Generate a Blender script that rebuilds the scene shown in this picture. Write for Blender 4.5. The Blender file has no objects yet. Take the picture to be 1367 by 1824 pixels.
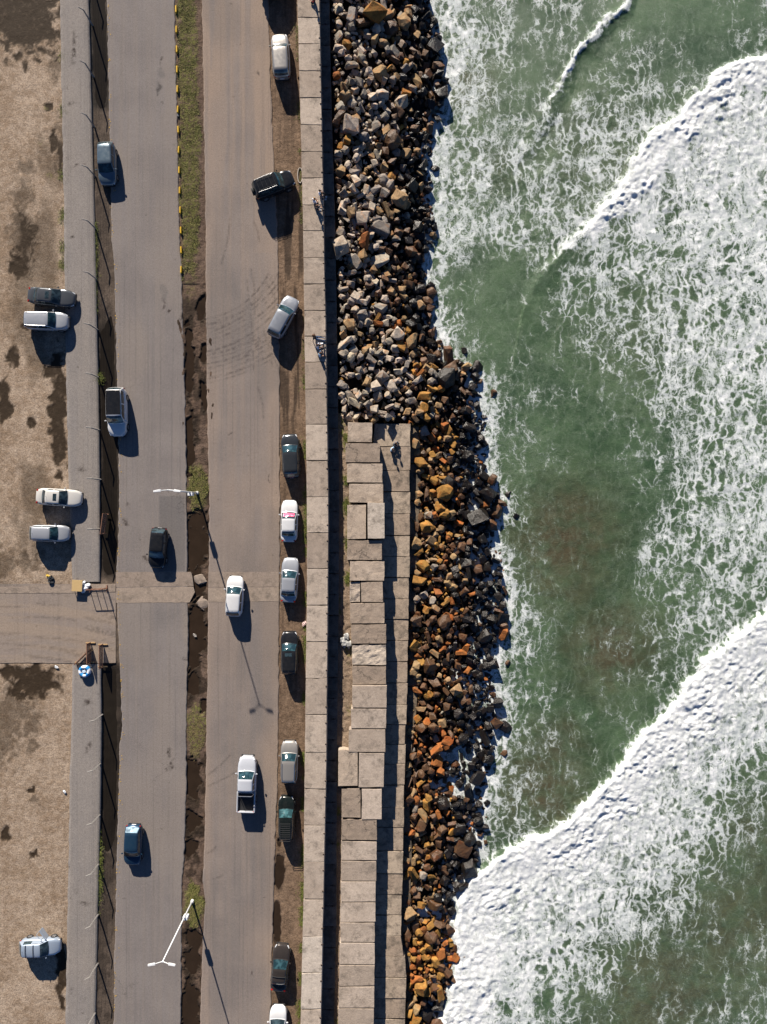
import bpy, bmesh, math, random
import numpy as np
from mathutils import Vector, Matrix

random.seed(7); np.random.seed(7)
R = math.radians
SC = bpy.context.scene
COL = SC.collection

# ------------------------------------------------------------------ camera, sky, sun, exposure
H = 70.0          # camera height over the road, metres
S = 18.0          # photo pixels per metre at road level
cam_d = bpy.data.cameras.new('camera')
cam = bpy.data.objects.new('camera', cam_d); COL.objects.link(cam)
cam.location = (0, 0, H); cam.rotation_euler = (0, 0, 0)
cam_d.sensor_fit = 'VERTICAL'; cam_d.sensor_height = 36.0
cam_d.lens = 18.0 * H / (912.0 / S)
cam_d.clip_end = 1000.0
SC.camera = cam

SUN_AZ = math.atan2(-115.0, 392.0)     # clockwise from +Y, the sun stands up-left of the picture
SUN_EL = R(23.5)
w = bpy.data.worlds.new('World'); SC.world = w; w.use_nodes = True
wn = w.node_tree; bg = wn.nodes['Background']
sky = wn.nodes.new('ShaderNodeTexSky'); sky.sky_type = 'NISHITA'; sky.sun_disc = False
sky.sun_elevation = SUN_EL; sky.sun_rotation = SUN_AZ
sky.dust_density = 0.1; sky.ozone_density = 6.0; sky.air_density = 0.55
wn.links.new(sky.outputs[0], bg.inputs[0]); bg.inputs[1].default_value = 0.05
sun_d = bpy.data.lights.new('sun', 'SUN'); sun_d.energy = 5.0; sun_d.angle = R(0.5)
sun_d.color = (1.0, 0.91, 0.79)
sun = bpy.data.objects.new('sun', sun_d); COL.objects.link(sun)
to_sun = Vector((math.sin(SUN_AZ) * math.cos(SUN_EL), math.cos(SUN_AZ) * math.cos(SUN_EL), math.sin(SUN_EL)))
sun.rotation_euler = (-to_sun).to_track_quat('-Z', 'Y').to_euler()
sun.location = (-20, 60, 60)
SC.view_settings.view_transform = 'Standard'; SC.view_settings.look = 'None'
SC.view_settings.gamma = 1.0; SC.view_settings.use_curve_mapping = False
SC.view_settings.exposure = 1.18
SC.cycles.max_bounces = 5; SC.cycles.diffuse_bounces = 2; SC.cycles.glossy_bounces = 2; SC.cycles.transparent_max_bounces = 6

# ------------------------------------------------------------------ layout helpers
def P(px, py, z=0.0):
    k = (H - z) / H / S
    return Vector(((px - 683.5) * k, (912.0 - py) * k, z))
def PX(x, z=0.0): return 683.5 + x * S * H / (H - z)
def PY(y, z=0.0): return 912.0 - y * S * H / (H - z)
def poly(pts, z=0.0):
    """photo polyline [(py, px)...] -> function world y -> world x, at height z"""
    ys = np.array([P(0, py, z).y for py, px in pts]); xs = np.array([P(px, 0, z).x for py, px in pts])
    o = np.argsort(ys); ys = ys[o]; xs = xs[o]
    return lambda y: np.interp(y, ys, xs)
def smooth(a, b, x):
    t = np.clip((x - a) / (b - a), 0, 1); return t * t * (3 - 2 * t)

def _hash(ix, iy, seed):
    n = (ix.astype(np.int64) * 374761393 + iy.astype(np.int64) * 668265263 + seed * 144269504) & 0xffffffff
    n = ((n ^ (n >> 13)) * 1274126177) & 0xffffffff
    n = ((n ^ (n >> 15)) * 2246822519) & 0xffffffff
    return ((n ^ (n >> 16)) & 0xffff) / 65535.0
def vnoise(x, y, seed=0):
    x = np.asarray(x, float); y = np.asarray(y, float)
    ix = np.floor(x); iy = np.floor(y); fx = x - ix; fy = y - iy
    ux = fx * fx * fx * (fx * (fx * 6 - 15) + 10); uy = fy * fy * fy * (fy * (fy * 6 - 15) + 10)
    a = _hash(ix, iy, seed); b = _hash(ix + 1, iy, seed); c = _hash(ix, iy + 1, seed); d = _hash(ix + 1, iy + 1, seed)
    return (a * (1 - ux) + b * ux) * (1 - uy) + (c * (1 - ux) + d * ux) * uy
def fbm(x, y, o=4, seed=0, g=0.5):
    s = 0; a = 1; t = 0
    for i in range(o):
        s = s + a * vnoise(x * 2 ** i + i * 17.3, y * 2 ** i - i * 9.7, seed + i); t += a; a *= g
    return s / t
def billow(x, y, o=4, seed=0):
    s = 0; a = 1; t = 0
    for i in range(o):
        s = s + a * (1 - np.abs(2 * vnoise(x * 2 ** i + i * 5.3, y * 2 ** i - i * 3.7, seed + i) - 1)); t += a; a *= 0.5
    return 1 - s / t
def blobs(px, py, lst, nz=0.0, ns=14.0, seed=3):
    """soft ellipses (px, py, rx, ry) with ragged rims: >0 inside"""
    v = np.full(np.shape(px), -1.0)
    if nz:
        ox = 13 * nz * (fbm(px / 17, py / 17, 3, seed + 50) - .5); px = px + ox
        py = py + 22 * nz * (fbm(px / 15, py / 21, 3, seed + 60) - .5)
    for (cx, cy, rx, ry) in lst:
        v = np.maximum(v, 1 - np.sqrt(((px - cx) / rx) ** 2 + ((py - cy) / ry) ** 2))
    return v + nz * (fbm(px / ns, py / ns, 4, seed) - 0.5)
def polydist(px, py, pts):
    """distance and signed side to a pixel polyline"""
    best = np.full(px.shape, 1e9); sgn = np.zeros(px.shape); par = np.zeros(px.shape); acc = 0
    for (x0, y0), (x1, y1) in zip(pts[:-1], pts[1:]):
        dx, dy = x1 - x0, y1 - y0; l2 = dx * dx + dy * dy; L = math.sqrt(l2)
        t = np.clip(((px - x0) * dx + (py - y0) * dy) / l2, 0, 1)
        qx = px - (x0 + t * dx); qy = py - (y0 + t * dy); d = np.hypot(qx, qy)
        m = d < best
        best = np.where(m, d, best); sgn = np.where(m, np.sign(dx * qy - dy * qx), sgn); par = np.where(m, acc + t * L, par); acc += L
    return best, sgn, par

# ------------------------------------------------------------------ object helpers
def tag(o, label=None, cat=None, group=None, kind=None):
    if label: o['label'] = label
    if cat: o['category'] = cat
    if group: o['group'] = group
    if kind: o['kind'] = kind
    return o
def empty(name, loc=(0, 0, 0), rz=0.0, parent=None):
    o = bpy.data.objects.new(name, None); COL.objects.link(o)
    o.location = loc; o.rotation_euler = (0, 0, rz); o.empty_display_size = 0.2
    o.parent = parent
    return o
def obj(name, me, mat=None, parent=None, smoothed=False, loc=None):
    if isinstance(me, bmesh.types.BMesh):
        b = me; me = bpy.data.meshes.new(name); b.normal_update(); b.to_mesh(me); b.free()
    o = bpy.data.objects.new(name, me); COL.objects.link(o)
    if mat is not None:
        for m in (mat if isinstance(mat, (list, tuple)) else [mat]): me.materials.append(m)
    if smoothed: me.polygons.foreach_set('use_smooth', [True] * len(me.polygons))
    o.parent = parent
    if loc is not None: o.location = loc
    return o
def grid_mesh(name, X, Y, Z, attrs=None, smooth_=True, keep=None):
    ny, nx = X.shape
    me = bpy.data.meshes.new(name)
    co = np.stack([X, Y, Z], -1).reshape(-1, 3).astype(np.float32)
    i = np.arange(ny * nx).reshape(ny, nx)
    q = np.stack([i[:-1, :-1], i[:-1, 1:], i[1:, 1:], i[1:, :-1]], -1).reshape(-1, 4)
    if keep is not None: q = q[keep.reshape(-1)]
    me.vertices.add(len(co)); me.vertices.foreach_set('co', co.ravel())
    me.loops.add(q.size); me.loops.foreach_set('vertex_index', q.ravel().astype(np.int32))
    me.polygons.add(len(q)); me.polygons.foreach_set('loop_start', (np.arange(len(q)) * 4).astype(np.int32))
    me.polygons.foreach_set('use_smooth', np.full(len(q), smooth_))
    for k, v in (attrs or {}).items():
        a = me.attributes.new(k, 'FLOAT', 'POINT'); a.data.foreach_set('value', np.ascontiguousarray(np.broadcast_to(v, X.shape), dtype=np.float32).ravel())
    me.update(calc_edges=True)
    return me
def span(a, b, step, far=None):
    v = list(np.arange(a, b + 1e-6, step))
    if far:
        lo, hi = far
        if hi is not None:
            s = step
            while v[-1] < hi: s *= 1.35; v.append(min(v[-1] + s, hi))
        if lo is not None:
            s = step
            while v[0] > lo: s *= 1.35; v.insert(0, max(v[0] - s, lo))
    return np.array(v)
def bx(bm, c, s, rot=None):
    """axis box added to a bmesh: centre, size"""
    m = Matrix.Translation(c)
    if rot is not None: m = m @ rot
    m = m @ Matrix.Diagonal((s[0], s[1], s[2], 1))
    return bmesh.ops.create_cube(bm, size=1.0, matrix=m)['verts']
def tube(bm, a, b, r0, r1=None, n=8, caps=True):
    a = Vector(a); b = Vector(b); d = b - a; r1 = r0 if r1 is None else r1
    q = d.to_track_quat('Z', 'Y').to_matrix().to_4x4()
    return bmesh.ops.create_cone(bm, cap_ends=caps, segments=n, radius1=r0, radius2=r1, depth=d.length,
                                 matrix=Matrix.Translation((a + b) / 2) @ q)['verts']

# ------------------------------------------------------------------ material helper
class MB:
    def __init__(s, name):
        s.m = bpy.data.materials.new(name); s.m.use_nodes = True; s.t = s.m.node_tree
        s.b = s.t.nodes['Principled BSDF']; s.b.inputs['Specular IOR Level'].default_value = 0.3
    def n(s, ty, **kw):
        nd = s.t.nodes.new(ty)
        for k, v in kw.items(): setattr(nd, k, v)
        return nd
    def put(s, sock, v):
        if isinstance(v, bpy.types.NodeSocket): s.t.links.new(v, sock)
        elif v is not None:
            if hasattr(sock.default_value, '__len__'):
                if not hasattr(v, '__len__'): v = (v, v, v)
                sock.default_value = tuple(v) + ((1.0,) if len(sock.default_value) == 4 and len(v) == 3 else ())
            else: sock.default_value = v
    def pos(s): return s.n('ShaderNodeNewGeometry').outputs['Position']
    def oco(s): return s.n('ShaderNodeTexCoord').outputs['Object']
    def rnd(s): return s.n('ShaderNodeObjectInfo').outputs['Random']
    def ocol(s): return s.n('ShaderNodeObjectInfo').outputs['Color']
    def attr(s, name, out='Fac'):
        a = s.n('ShaderNodeAttribute'); a.attribute_name = name; return a.outputs[out]
    def map(s, v, scale=(1, 1, 1), rot=0.0, loc=(0, 0, 0)):
        m = s.n('ShaderNodeMapping'); s.put(m.inputs[0], v); m.inputs['Scale'].default_value = scale
        m.inputs['Rotation'].default_value = (0, 0, rot); m.inputs['Location'].default_value = loc; return m.outputs[0]
    def noise(s, v, scale, detail=4, rough=0.5, dist=0.0, out='Fac'):
        a = s.n('ShaderNodeTexNoise'); s.put(a.inputs['Vector'], v); a.inputs['Scale'].default_value = scale
        a.inputs['Detail'].default_value = detail; a.inputs['Roughness'].default_value = rough
        a.inputs['Distortion'].default_value = dist; return a.outputs[out]
    def vor(s, v, scale, feature='F1', out='Distance', rand=1.0):
        a = s.n('ShaderNodeTexVoronoi'); a.feature = feature; s.put(a.inputs['Vector'], v)
        a.inputs['Scale'].default_value = scale; a.inputs['Randomness'].default_value = rand; return a.outputs[out]
    def math(s, op, a, b=None, c=None, clamp=False):
        m = s.n('ShaderNodeMath'); m.operation = op; m.use_clamp = clamp
        s.put(m.inputs[0], a)
        if b is not None: s.put(m.inputs[1], b)
        if c is not None: s.put(m.inputs[2], c)
        return m.outputs[0]
    def vmath(s, op, a, b):
        m = s.n('ShaderNodeVectorMath'); m.operation = op; s.put(m.inputs[0], a)
        if op == 'SCALE': s.put(m.inputs['Scale'], b)
        else: s.put(m.inputs[1], b)
        return m.outputs[0]
    def rng(s, v, a, b, c=0.0, d=1.0, smooth_=True):
        m = s.n('ShaderNodeMapRange'); m.interpolation_type = 'SMOOTHSTEP' if smooth_ else 'LINEAR'
        s.put(m.inputs[0], v); s.put(m.inputs[1], a); s.put(m.inputs[2], b); s.put(m.inputs[3], c); s.put(m.inputs[4], d)
        return m.outputs[0]
    def mix(s, f, a, b, blend='MIX'):
        m = s.n('ShaderNodeMix'); m.data_type = 'RGBA'; m.blend_type = blend
        s.put(m.inputs[0], f); s.put(m.inputs[6], a); s.put(m.inputs[7], b); return m.outputs[2]
    def bump(s, h, strength=0.5, dist=0.05, normal=None):
        b = s.n('ShaderNodeBump'); b.inputs['Strength'].default_value = strength; b.inputs['Distance'].default_value = dist
        s.put(b.inputs['Height'], h)
        if normal is not None: s.put(b.inputs['Normal'], normal)
        return b.outputs[0]
    def done(s, base=None, rough=None, normal=None, **kw):
        if base is not None: s.put(s.b.inputs['Base Color'], base)
        if rough is not None: s.put(s.b.inputs['Roughness'], rough)
        if normal is not None: s.put(s.b.inputs['Normal'], normal)
        for k, v in kw.items(): s.put(s.b.inputs[k.replace('_', ' ')], v)
        return s.m
_flat = {}
def flat(name, col, rough=0.6, vary=0.12, scale=6.0, **kw):
    if name in _flat: return _flat[name]
    b = MB(name); n = b.noise(b.oco(), scale, 4)
    base = b.mix(n, tuple(c * (1 - vary) for c in col), tuple(min(1, c * (1 + vary)) for c in col))
    _flat[name] = b.done(base, rough, **kw); return _flat[name]
# ------------------------------------------------------------------ ground materials
def mat_asphalt(name, c0, c1, dust, streak=True):
    b = MB(name); p = b.pos()
    big = b.noise(p, 0.25, 5, 0.6); fine = b.noise(p, 4.5, 3, 0.75); grit = b.noise(p, 15.0, 2, 0.85)
    col = b.mix(b.rng(big, 0.3, 0.7), c0, c1)
    st = b.noise(b.map(p, (2.2, 0.035, 1)), 1.0, 4, 0.6)
    col = b.mix(b.math('MULTIPLY', b.rng(st, 0.42, 0.66), 0.35), col, dust)
    col = b.mix(b.attr('dust'), col, dust)
    st2 = b.noise(b.map(p, (4.5, 0.04, 1), 0, (7, 3, 0)), 1.0, 4, 0.65)
    col = b.mix(b.math('MULTIPLY', b.rng(st2, 0.52, 0.70), 0.32), col, tuple(x * 0.55 for x in c0))
    mk = b.math('MULTIPLY', b.attr('mark'), b.rng(b.noise(b.map(p, (1.0, 1.0, 1)), 2.6, 4, 0.7), 0.34, 0.58))
    col = b.mix(mk, col, (0.050, 0.040, 0.036))
    col = b.mix(b.math('MULTIPLY', b.attr('patch'), 0.5), col, (0.085, 0.082, 0.083))
    spots = b.rng(b.noise(p, 1.3, 2, 0.5), 0.72, 0.76)
    col = b.mix(b.math('MULTIPLY', spots, 0.35), col, (0.05, 0.04, 0.035))
    gm = b.math('ADD', b.rng(grit, 0.25, 0.75, 0.66, 1.32), b.math('MULTIPLY', b.math('SUBTRACT', fine, 0.5), 0.45))
    col = b.mix(1.0, col, gm, 'MULTIPLY')
    cr = b.vor(b.vmath('ADD', p, b.vmath('SCALE', b.noise(p, 0.9, 4, 0.6, out='Color'), 1.6)), 0.13, 'DISTANCE_TO_EDGE')
    crm = b.math('MULTIPLY', b.rng(cr, 0.0, 0.006, 1.0, 0.0), b.rng(b.noise(p, 0.12, 2), 0.60, 0.66))
    col = b.mix(b.math('MULTIPLY', crm, 0.4), col, (0.035, 0.03, 0.027))
    h = b.math('ADD', b.math('MULTIPLY', grit, 0.6), b.math('MULTIPLY', fine, 0.5))
    return b.done(col, 0.95, b.bump(grit, 0.55, 0.025), Specular_IOR_Level=0.15)
def mat_earth(name, c0, c1, wetc, grain=6.0, bumpd=0.05):
    b = MB(name); p = b.pos()
    big = b.noise(p, 0.22, 6, 0.65); mid = b.noise(p, 1.7, 5, 0.65); fine = b.noise(p, grain, 4, 0.75); grit = b.noise(p, 12.0, 2, 0.85)
    f = b.math('ADD', b.math('MULTIPLY', big, 0.5), b.math('MULTIPLY', mid, 0.5))
    col = b.mix(b.rng(f, 0.36, 0.62), c0, c1)
    g = b.math('ADD', b.rng(fine, 0.25, 0.75, 0.72, 1.25), b.math('MULTIPLY', b.math('SUBTRACT', grit, 0.5), 1.3))
    col = b.mix(1.0, col, g, 'MULTIPLY')
    peb = b.rng(b.vor(p, 5.0), 0.0, 0.22, 1.0, 0.0)
    col = b.mix(b.math('MULTIPLY', peb, b.math('MULTIPLY', b.rng(mid, 0.45, 0.6), 0.45)), col, tuple(min(0.55, x * 1.5) for x in c0))
    w = b.math('MULTIPLY', b.attr('wet'), b.rng(b.noise(p, 2.2, 5, 0.7), 0.22, 0.5, 0.78, 1.0), clamp=True)
    col = b.mix(w, col, wetc)
    col = b.mix(b.math('MULTIPLY', b.attr('green'), b.rng(b.noise(p, 3.0, 4, 0.7), 0.4, 0.6)), col, (0.13, 0.125, 0.04))
    h = b.math('ADD', b.math('MULTIPLY', fine, 0.7), b.math('ADD', b.math('MULTIPLY', grit, 0.25), b.math('MULTIPLY', mid, 1.2)))
    return b.done(col, b.rng(w, 0.2, 1.0, 0.96, 0.8), b.bump(h, 0.8, bumpd), Specular_IOR_Level=0.12)
def mat_puddle(name, col):
    b = MB(name); p = b.pos()
    c = b.mix(b.noise(p, 0.8, 4, 0.6), tuple(x * 0.55 for x in col), tuple(x * 1.35 for x in col))
    c = b.mix(b.rng(b.noise(p, 7.0, 3, 0.7), 0.66, 0.72), c, tuple(min(1, x * 2.4) for x in col))
    return b.done(c, 0.22, b.bump(b.noise(p, 4.0, 3), 0.06, 0.02), IOR=1.33)
def mat_concrete(name, c0, c1, stain=(0.10, 0.085, 0.07), crack=0.6, pits=1.0, lichen=0.0):
    b = MB(name); p = b.pos(); r = b.rnd()
    off = b.vmath('ADD', p, b.vmath('SCALE', (13.0, 7.0, 3.0), b.math('MULTIPLY', r, 9.0)))
    big = b.noise(off, 0.7, 5, 0.6); mid = b.noise(off, 2.4, 6, 0.75); grit = b.noise(off, 14.0, 3, 0.85)
    col = b.mix(b.rng(b.math('ADD', b.math('MULTIPLY', big, 0.55), b.math('MULTIPLY', r, 0.45)), 0.3, 0.72), c0, c1)
    col = b.mix(1.0, col, b.math('ADD', b.rng(grit, 0.22, 0.78, 0.76, 1.26), b.math('MULTIPLY', b.math('SUBTRACT', mid, 0.5), 0.75)), 'MULTIPLY')
    stm = b.math('MULTIPLY', b.rng(b.noise(off, 0.9, 6, 0.78), 0.48, 0.72), 0.75)
    col = b.mix(stm, col, stain)
    if lichen: col = b.mix(b.math('MULTIPLY', b.rng(b.noise(off, 0.9, 6, 0.8), 0.42, 0.62), lichen), col, (0.045, 0.040, 0.033))
    pit = b.math('MULTIPLY', b.rng(b.vor(off, 6.5), 0.02, 0.11, 1.0, 0.0), b.rng(b.noise(off, 2.0, 2), 0.45, 0.6))
    col = b.mix(b.math('MULTIPLY', pit, 0.6 * pits), col, (0.09, 0.075, 0.06))
    wv = b.vmath('ADD', off, b.vmath('SCALE', b.noise(off, 1.6, 5, 0.65, out='Color'), 1.1))
    cr = b.vor(wv, 0.33, 'DISTANCE_TO_EDGE')
    crm = b.math('MULTIPLY', b.rng(cr, 0.0, 0.013, 1.0, 0.0), b.math('MULTIPLY', b.rng(b.noise(off, 0.5, 2), 0.5, 0.56), crack))
    col = b.mix(crm, col, (0.05, 0.042, 0.035))
    h = b.math('ADD', b.math('MULTIPLY', grit, 0.45), b.math('MULTIPLY', mid, 0.6))
    return b.done(col, 0.94, b.bump(h, 0.9, 0.06), Specular_IOR_Level=0.15)

M_ASPH_W = mat_asphalt('asphalt_west', (0.152, 0.135, 0.129), (0.180, 0.160, 0.151), (0.194, 0.165, 0.144))
M_ASPH_E = mat_asphalt('asphalt_east', (0.162, 0.139, 0.128), (0.198, 0.167, 0.149), (0.236, 0.182, 0.145))
M_DRIVE = mat_asphalt('asphalt_drive', (0.200, 0.165, 0.145), (0.215, 0.178, 0.150), (0.240, 0.190, 0.150))
M_WALK = mat_asphalt('asphalt_walk', (0.172, 0.158, 0.152), (0.205, 0.185, 0.172), (0.215, 0.188, 0.165))
M_LOT = mat_earth('lot_earth', (0.320, 0.252, 0.192), (0.195, 0.140, 0.096), (0.030, 0.020, 0.012))
M_MUD = mat_earth('median_mud', (0.120, 0.083, 0.062), (0.075, 0.050, 0.036), (0.022, 0.015, 0.010), 7.0, 0.12)
M_SHOULDER = mat_earth('shoulder_earth', (0.190, 0.130, 0.088), (0.105, 0.070, 0.046), (0.034, 0.023, 0.016), 7.0, 0.08)
M_DITCH = mat_earth('ditch_earth', (0.115, 0.088, 0.068), (0.075, 0.058, 0.046), (0.018, 0.014, 0.011), 8.0, 0.05)
M_PUDDLE = mat_puddle('puddle_water', (0.026, 0.017, 0.011))
M_DWATER = mat_puddle('ditch_water', (0.015, 0.012, 0.009))
M_CONC = mat_concrete('concrete_walkway', (0.265, 0.214, 0.172), (0.375, 0.312, 0.256), crack=0.35)
M_LEDGE = mat_concrete('concrete_ledge', (0.13, 0.115, 0.10), (0.17, 0.15, 0.13), crack=0.1, lichen=0.5)  # ledge concrete coloured darker to deepen the walkway's shade on it
M_BLOCK = mat_concrete('concrete_block', (0.235, 0.185, 0.145), (0.370, 0.300, 0.238), crack=0.95)
M_SMOOTH = mat_concrete('concrete_smooth', (0.285, 0.232, 0.188), (0.400, 0.332, 0.274), crack=0.12, pits=0.4)
M_STEP = mat_concrete('concrete_step', (0.275, 0.215, 0.165), (0.340, 0.275, 0.212), crack=0.5, lichen=0.38)
M_BAND = mat_concrete('concrete_band', (0.225, 0.180, 0.148), (0.255, 0.205, 0.165), crack=0.6, pits=0.5)

# ------------------------------------------------------------------ the setting: ground strips
YS = span(-58, 58, 0.14, (-190, 190))
YC = span(-58, 58, 0.5, (-190, 190))
def jig(y, amp, f, seed): return amp * (fbm(y * f, y * 0 + seed * 3.1, 4, seed) - 0.5) * 2
def strip(name, left, right, nu, ys, zf, attrs, mat, skirt=0.12, jl=0.05, jr=0.05, seed=1, z=0.0, jf=0.9):
    xl = poly(left, z)(ys) + jig(ys, jl, jf, seed); xr = poly(right, z)(ys) + jig(ys, jr, jf, seed + 9)
    u = np.linspace(0, 1, nu); X = xl[:, None] * (1 - u) + xr[:, None] * u; Y = np.repeat(ys[:, None], nu, 1)
    Z = zf(X, Y) if zf else np.zeros_like(X)
    Z = Z + z
    if skirt:
        X = np.concatenate([X[:, :1] - 0.01, X, X[:, -1:] + 0.01], 1); Y = np.concatenate([Y[:, :1], Y, Y[:, -1:]], 1)
        Z = np.concatenate([Z[:, :1] - skirt, Z, Z[:, -1:] - skirt], 1)
    px = PX(X); py = PY(Y)
    at = {k: f(px, py) for k, f in attrs.items()}
    o = obj(name, grid_mesh(name, X, Y, Z, at), mat)
    return tag(o, kind='structure')
ZERO = lambda px, py: np.zeros_like(px)

# base earth below everything on the land side
gx = span(-60, -5.0, 2.0, (-200, None)); gX, gY = np.meshgrid(gx, span(-60, 60, 4.0, (-190, 190)))
tag(obj('ground', grid_mesh('ground', gX, gY, np.full_like(gX, -1.4), {'wet': 0.0, 'green': 0.0}), M_LOT), kind='structure')

# dirt lot
LOT_WET = [(48, 30, 62, 78), (85, 185, 8, 7), (97, 252, 8, 18), (33, 475, 14, 26), (105, 740, 15, 105),
           (98, 660, 18, 20), (22, 640, 14, 26), (8, 720, 14, 40), (45, 585, 6, 8), (57, 756, 9, 9), (62, 1212, 46, 30), (20, 1198, 28, 14), (110, 1735, 9, 62), (56, 1518, 9, 9),
           (10, 1485, 7, 12), (58, 1414, 6, 6),]
LOT_DAMP = [(25, 1265, 44, 40), (12, 1310, 30, 50), (60, 1330, 12, 9), (50, 1003, 30, 14), (8, 1005, 18, 34), (40, 345, 24, 34), (45, 300, 16, 16), (40, 420, 26, 60), (60, 1290, 20, 20), (110, 260, 10, 60), (60, 1430, 8, 8), (100, 120, 14, 20)]
lx = span(-42.5, -29.5, 0.12, (-190, None)); lX, lY = np.meshgrid(lx, YS)
lpx, lpy = PX(lX), PY(lY)
lw = blobs(lpx, lpy, LOT_WET, 1.15, 11.0, 5)
damp = smooth(0.55, 0.72, fbm(lpx / 70, lpy / 150, 4, 12)) * 0.55 * (lpy < 1000) + 0.6 * smooth(-.3, .6, blobs(lpx, lpy, LOT_DAMP, 1.6, 7, 25))
lz = -0.03 + 0.05 * (fbm(lX * 0.8, lY * 0.8, 4, 2) - 0.5) - 0.05 * smooth(-0.1, 0.3, lw) - 0.02 * smooth(110, 122, lpx)
drv = smooth(1036, 1044, lpy) * (1 - smooth(1178, 1186, lpy))
lz = lz * (1 - drv) - 0.06 * drv
lgreen = np.clip(blobs(lpx, lpy, [(112, 195, 7, 10), (110, 310, 7, 12), (110, 385, 6, 12), (106, 470, 8, 14), (84, 193, 6, 6), (76, 250, 6, 6), (92, 313, 8, 8)], 1.2, 6, 8), 0, 1)
tag(obj('dirt_lot', grid_mesh('dirt_lot', lX, lY, lz, {'wet': np.clip(smooth(-0.16, 0.16, lw) + damp, 0, 1), 'green': lgreen}), M_LOT), kind='structure')

# pavement strip (two runs) beside the fence
W_L = [(-400, 104), (0, 107), (380, 114), (510, 115), (840, 122), (950, 126.5), (1035, 129), (1180, 130), (1380, 125), (1600, 121), (1824, 117), (2200, 110)]
W_R = [(-400, 150), (0, 158), (360, 168), (490, 171), (760, 176.5), (900, 178), (1035, 178), (1190, 180), (1300, 181), (1450, 179), (1620, 174), (1824, 170), (2200, 158)]
ysN = YS[YS > P(0, 1037).y]; ysS = YS[YS < P(0, 1182).y]
sp = lambda px, py: np.clip(blobs(px, py, [(131, 90, 3, 40), (126, 185, 4, 4), (133, 298, 4, 4), (128, 425, 4, 4), (150, 1610, 10, 5), (135, 1590, 6, 4), (128, 1765, 5, 4), (152, 1250, 9, 8), (158, 1330, 5, 14), (147, 840, 8, 5)], 1.0, 7, 4), 0, 1) * 1.6
du = lambda px, py: 0.5 * fbm(px / 40, py / 90, 3, 21)
for ys_, sd in ((ysN, 3), (ysS, 5)):
    strip('pavement', W_L, W_R, 12, ys_, lambda x, y: 0.012 * (fbm(x, y, 3, 4) - 0.5), {'dust': du, 'mark': sp, 'patch': ZERO}, M_WALK, 0.15, 0.10, 0.03, sd, z=0.05)

# drainage ditch between pavement and west carriageway
dx_ = np.linspace(-29.6, -25.6, 40); dX, dY = np.meshgrid(dx_, YS); dpx, dpy = PX(dX), PY(dY)
dl = poly(W_R)(dY); dr = poly([(0, 192), (420, 199), (480, 204), (860, 213), (960, 211), (1100, 210), (1430, 211), (1700, 204), (1824, 203)])(dY)
dt = (dX - dl) / (dr - dl)
ddep = np.interp(dpy, [0, 165, 200, 545, 600, 1015, 1035, 1180, 1200, 1470, 1530], [.24, .24, .08, .08, .22, .24, .05, .05, .24, .24, .10])
dz = -0.07 - ddep * np.clip(np.sin(np.clip(dt, 0, 1) * math.pi), 0, 1) ** 0.6 + 0.13 * (fbm(dX * 1.3, dY * .7, 4, 9) - 0.5)
dwet = np.interp(dpy, [0, 150, 185, 200, 540, 570, 620, 1020, 1040, 1175, 1190, 1480, 1530, 1600, 1824], [1, 1, .9, .25, .3, .6, 1, 1, .2, .2, 1, 1, .6, .5, .45])
fill = smooth(1034, 1040, dpy) * (1 - smooth(1176, 1186, dpy)); dz = dz * (1 - fill) - 0.05 * fill
tag(obj('ditch', grid_mesh('ditch', dX, dY, dz, {'wet': np.clip(dwet * 1.15 - 0.35 * (fbm(dX, dY * .6, 3, 31) < 0.4), 0, 1), 'green': np.clip(blobs(dpx, dpy, [(178, 1560, 6, 60), (172, 440, 5, 50), (172, 530, 5, 20)], 1.4, 5, 3), 0, 1)}), M_DITCH), kind='structure')
def water_sheet(name, pts, z, label):
    bm = bmesh.new(); vs = [bm.verts.new(P(px, py, z)) for px, py in pts]; bm.faces.new(vs[::-1]); bmesh.ops.recalc_face_normals(bm, faces=bm.faces)
    if bm.faces[:][0].normal.z < 0: bmesh.ops.reverse_faces(bm, faces=bm.faces)
    return tag(obj(name, bm, M_DWATER if name == 'ditch_water' else M_PUDDLE), kind='structure')
water_sheet('ditch_water', [(148, -60), (200, -60), (207, 300), (207, 520), (160, 520), (155, 200)], -0.20, '')
water_sheet('ditch_water', [(163, 521), (222, 521), (222, 1110), (165, 1110)], -0.20, '')
water_sheet('ditch_water', [(165, 1111), (222, 1111), (222, 1580), (165, 1580)], -0.20, '')

# west carriageway
RW_L = [(-400, 184), (0, 191), (420, 199), (480, 204), (860, 213), (960, 211), (1018, 208), (1100, 210), (1190, 214), (1290, 218), (1330, 213), (1430, 211), (1700, 204), (1824, 203), (2200, 196)]
RW_R = [(-400, 303), (0, 311), (420, 320), (490, 324), (760, 331), (960, 333.5), (1130, 336), (1265, 332), (1400, 332), (1540, 328), (1580, 324), (1640, 324), (1824, 322), (2200, 315)]
def west_patch(px, py):
    v = np.maximum(smooth(283, 285, px) * (1 - smooth(329, 331, px)) * smooth(882, 884, py) * (1 - smooth(1016, 1018, py)), 0)
    v = np.maximum(v, 0.7 * np.clip(blobs(px, py, [(290, 520, 6, 20), (288, 132, 6, 12), (281, 160, 5, 8)], 1.0, 6, 2) * 4, 0, 1))
    v = np.maximum(v, 0.6 * np.clip(blobs(px, py, [(285, 1100, 50, 26)], 0.8, 20, 6), 0, 1))
    return v
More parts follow.
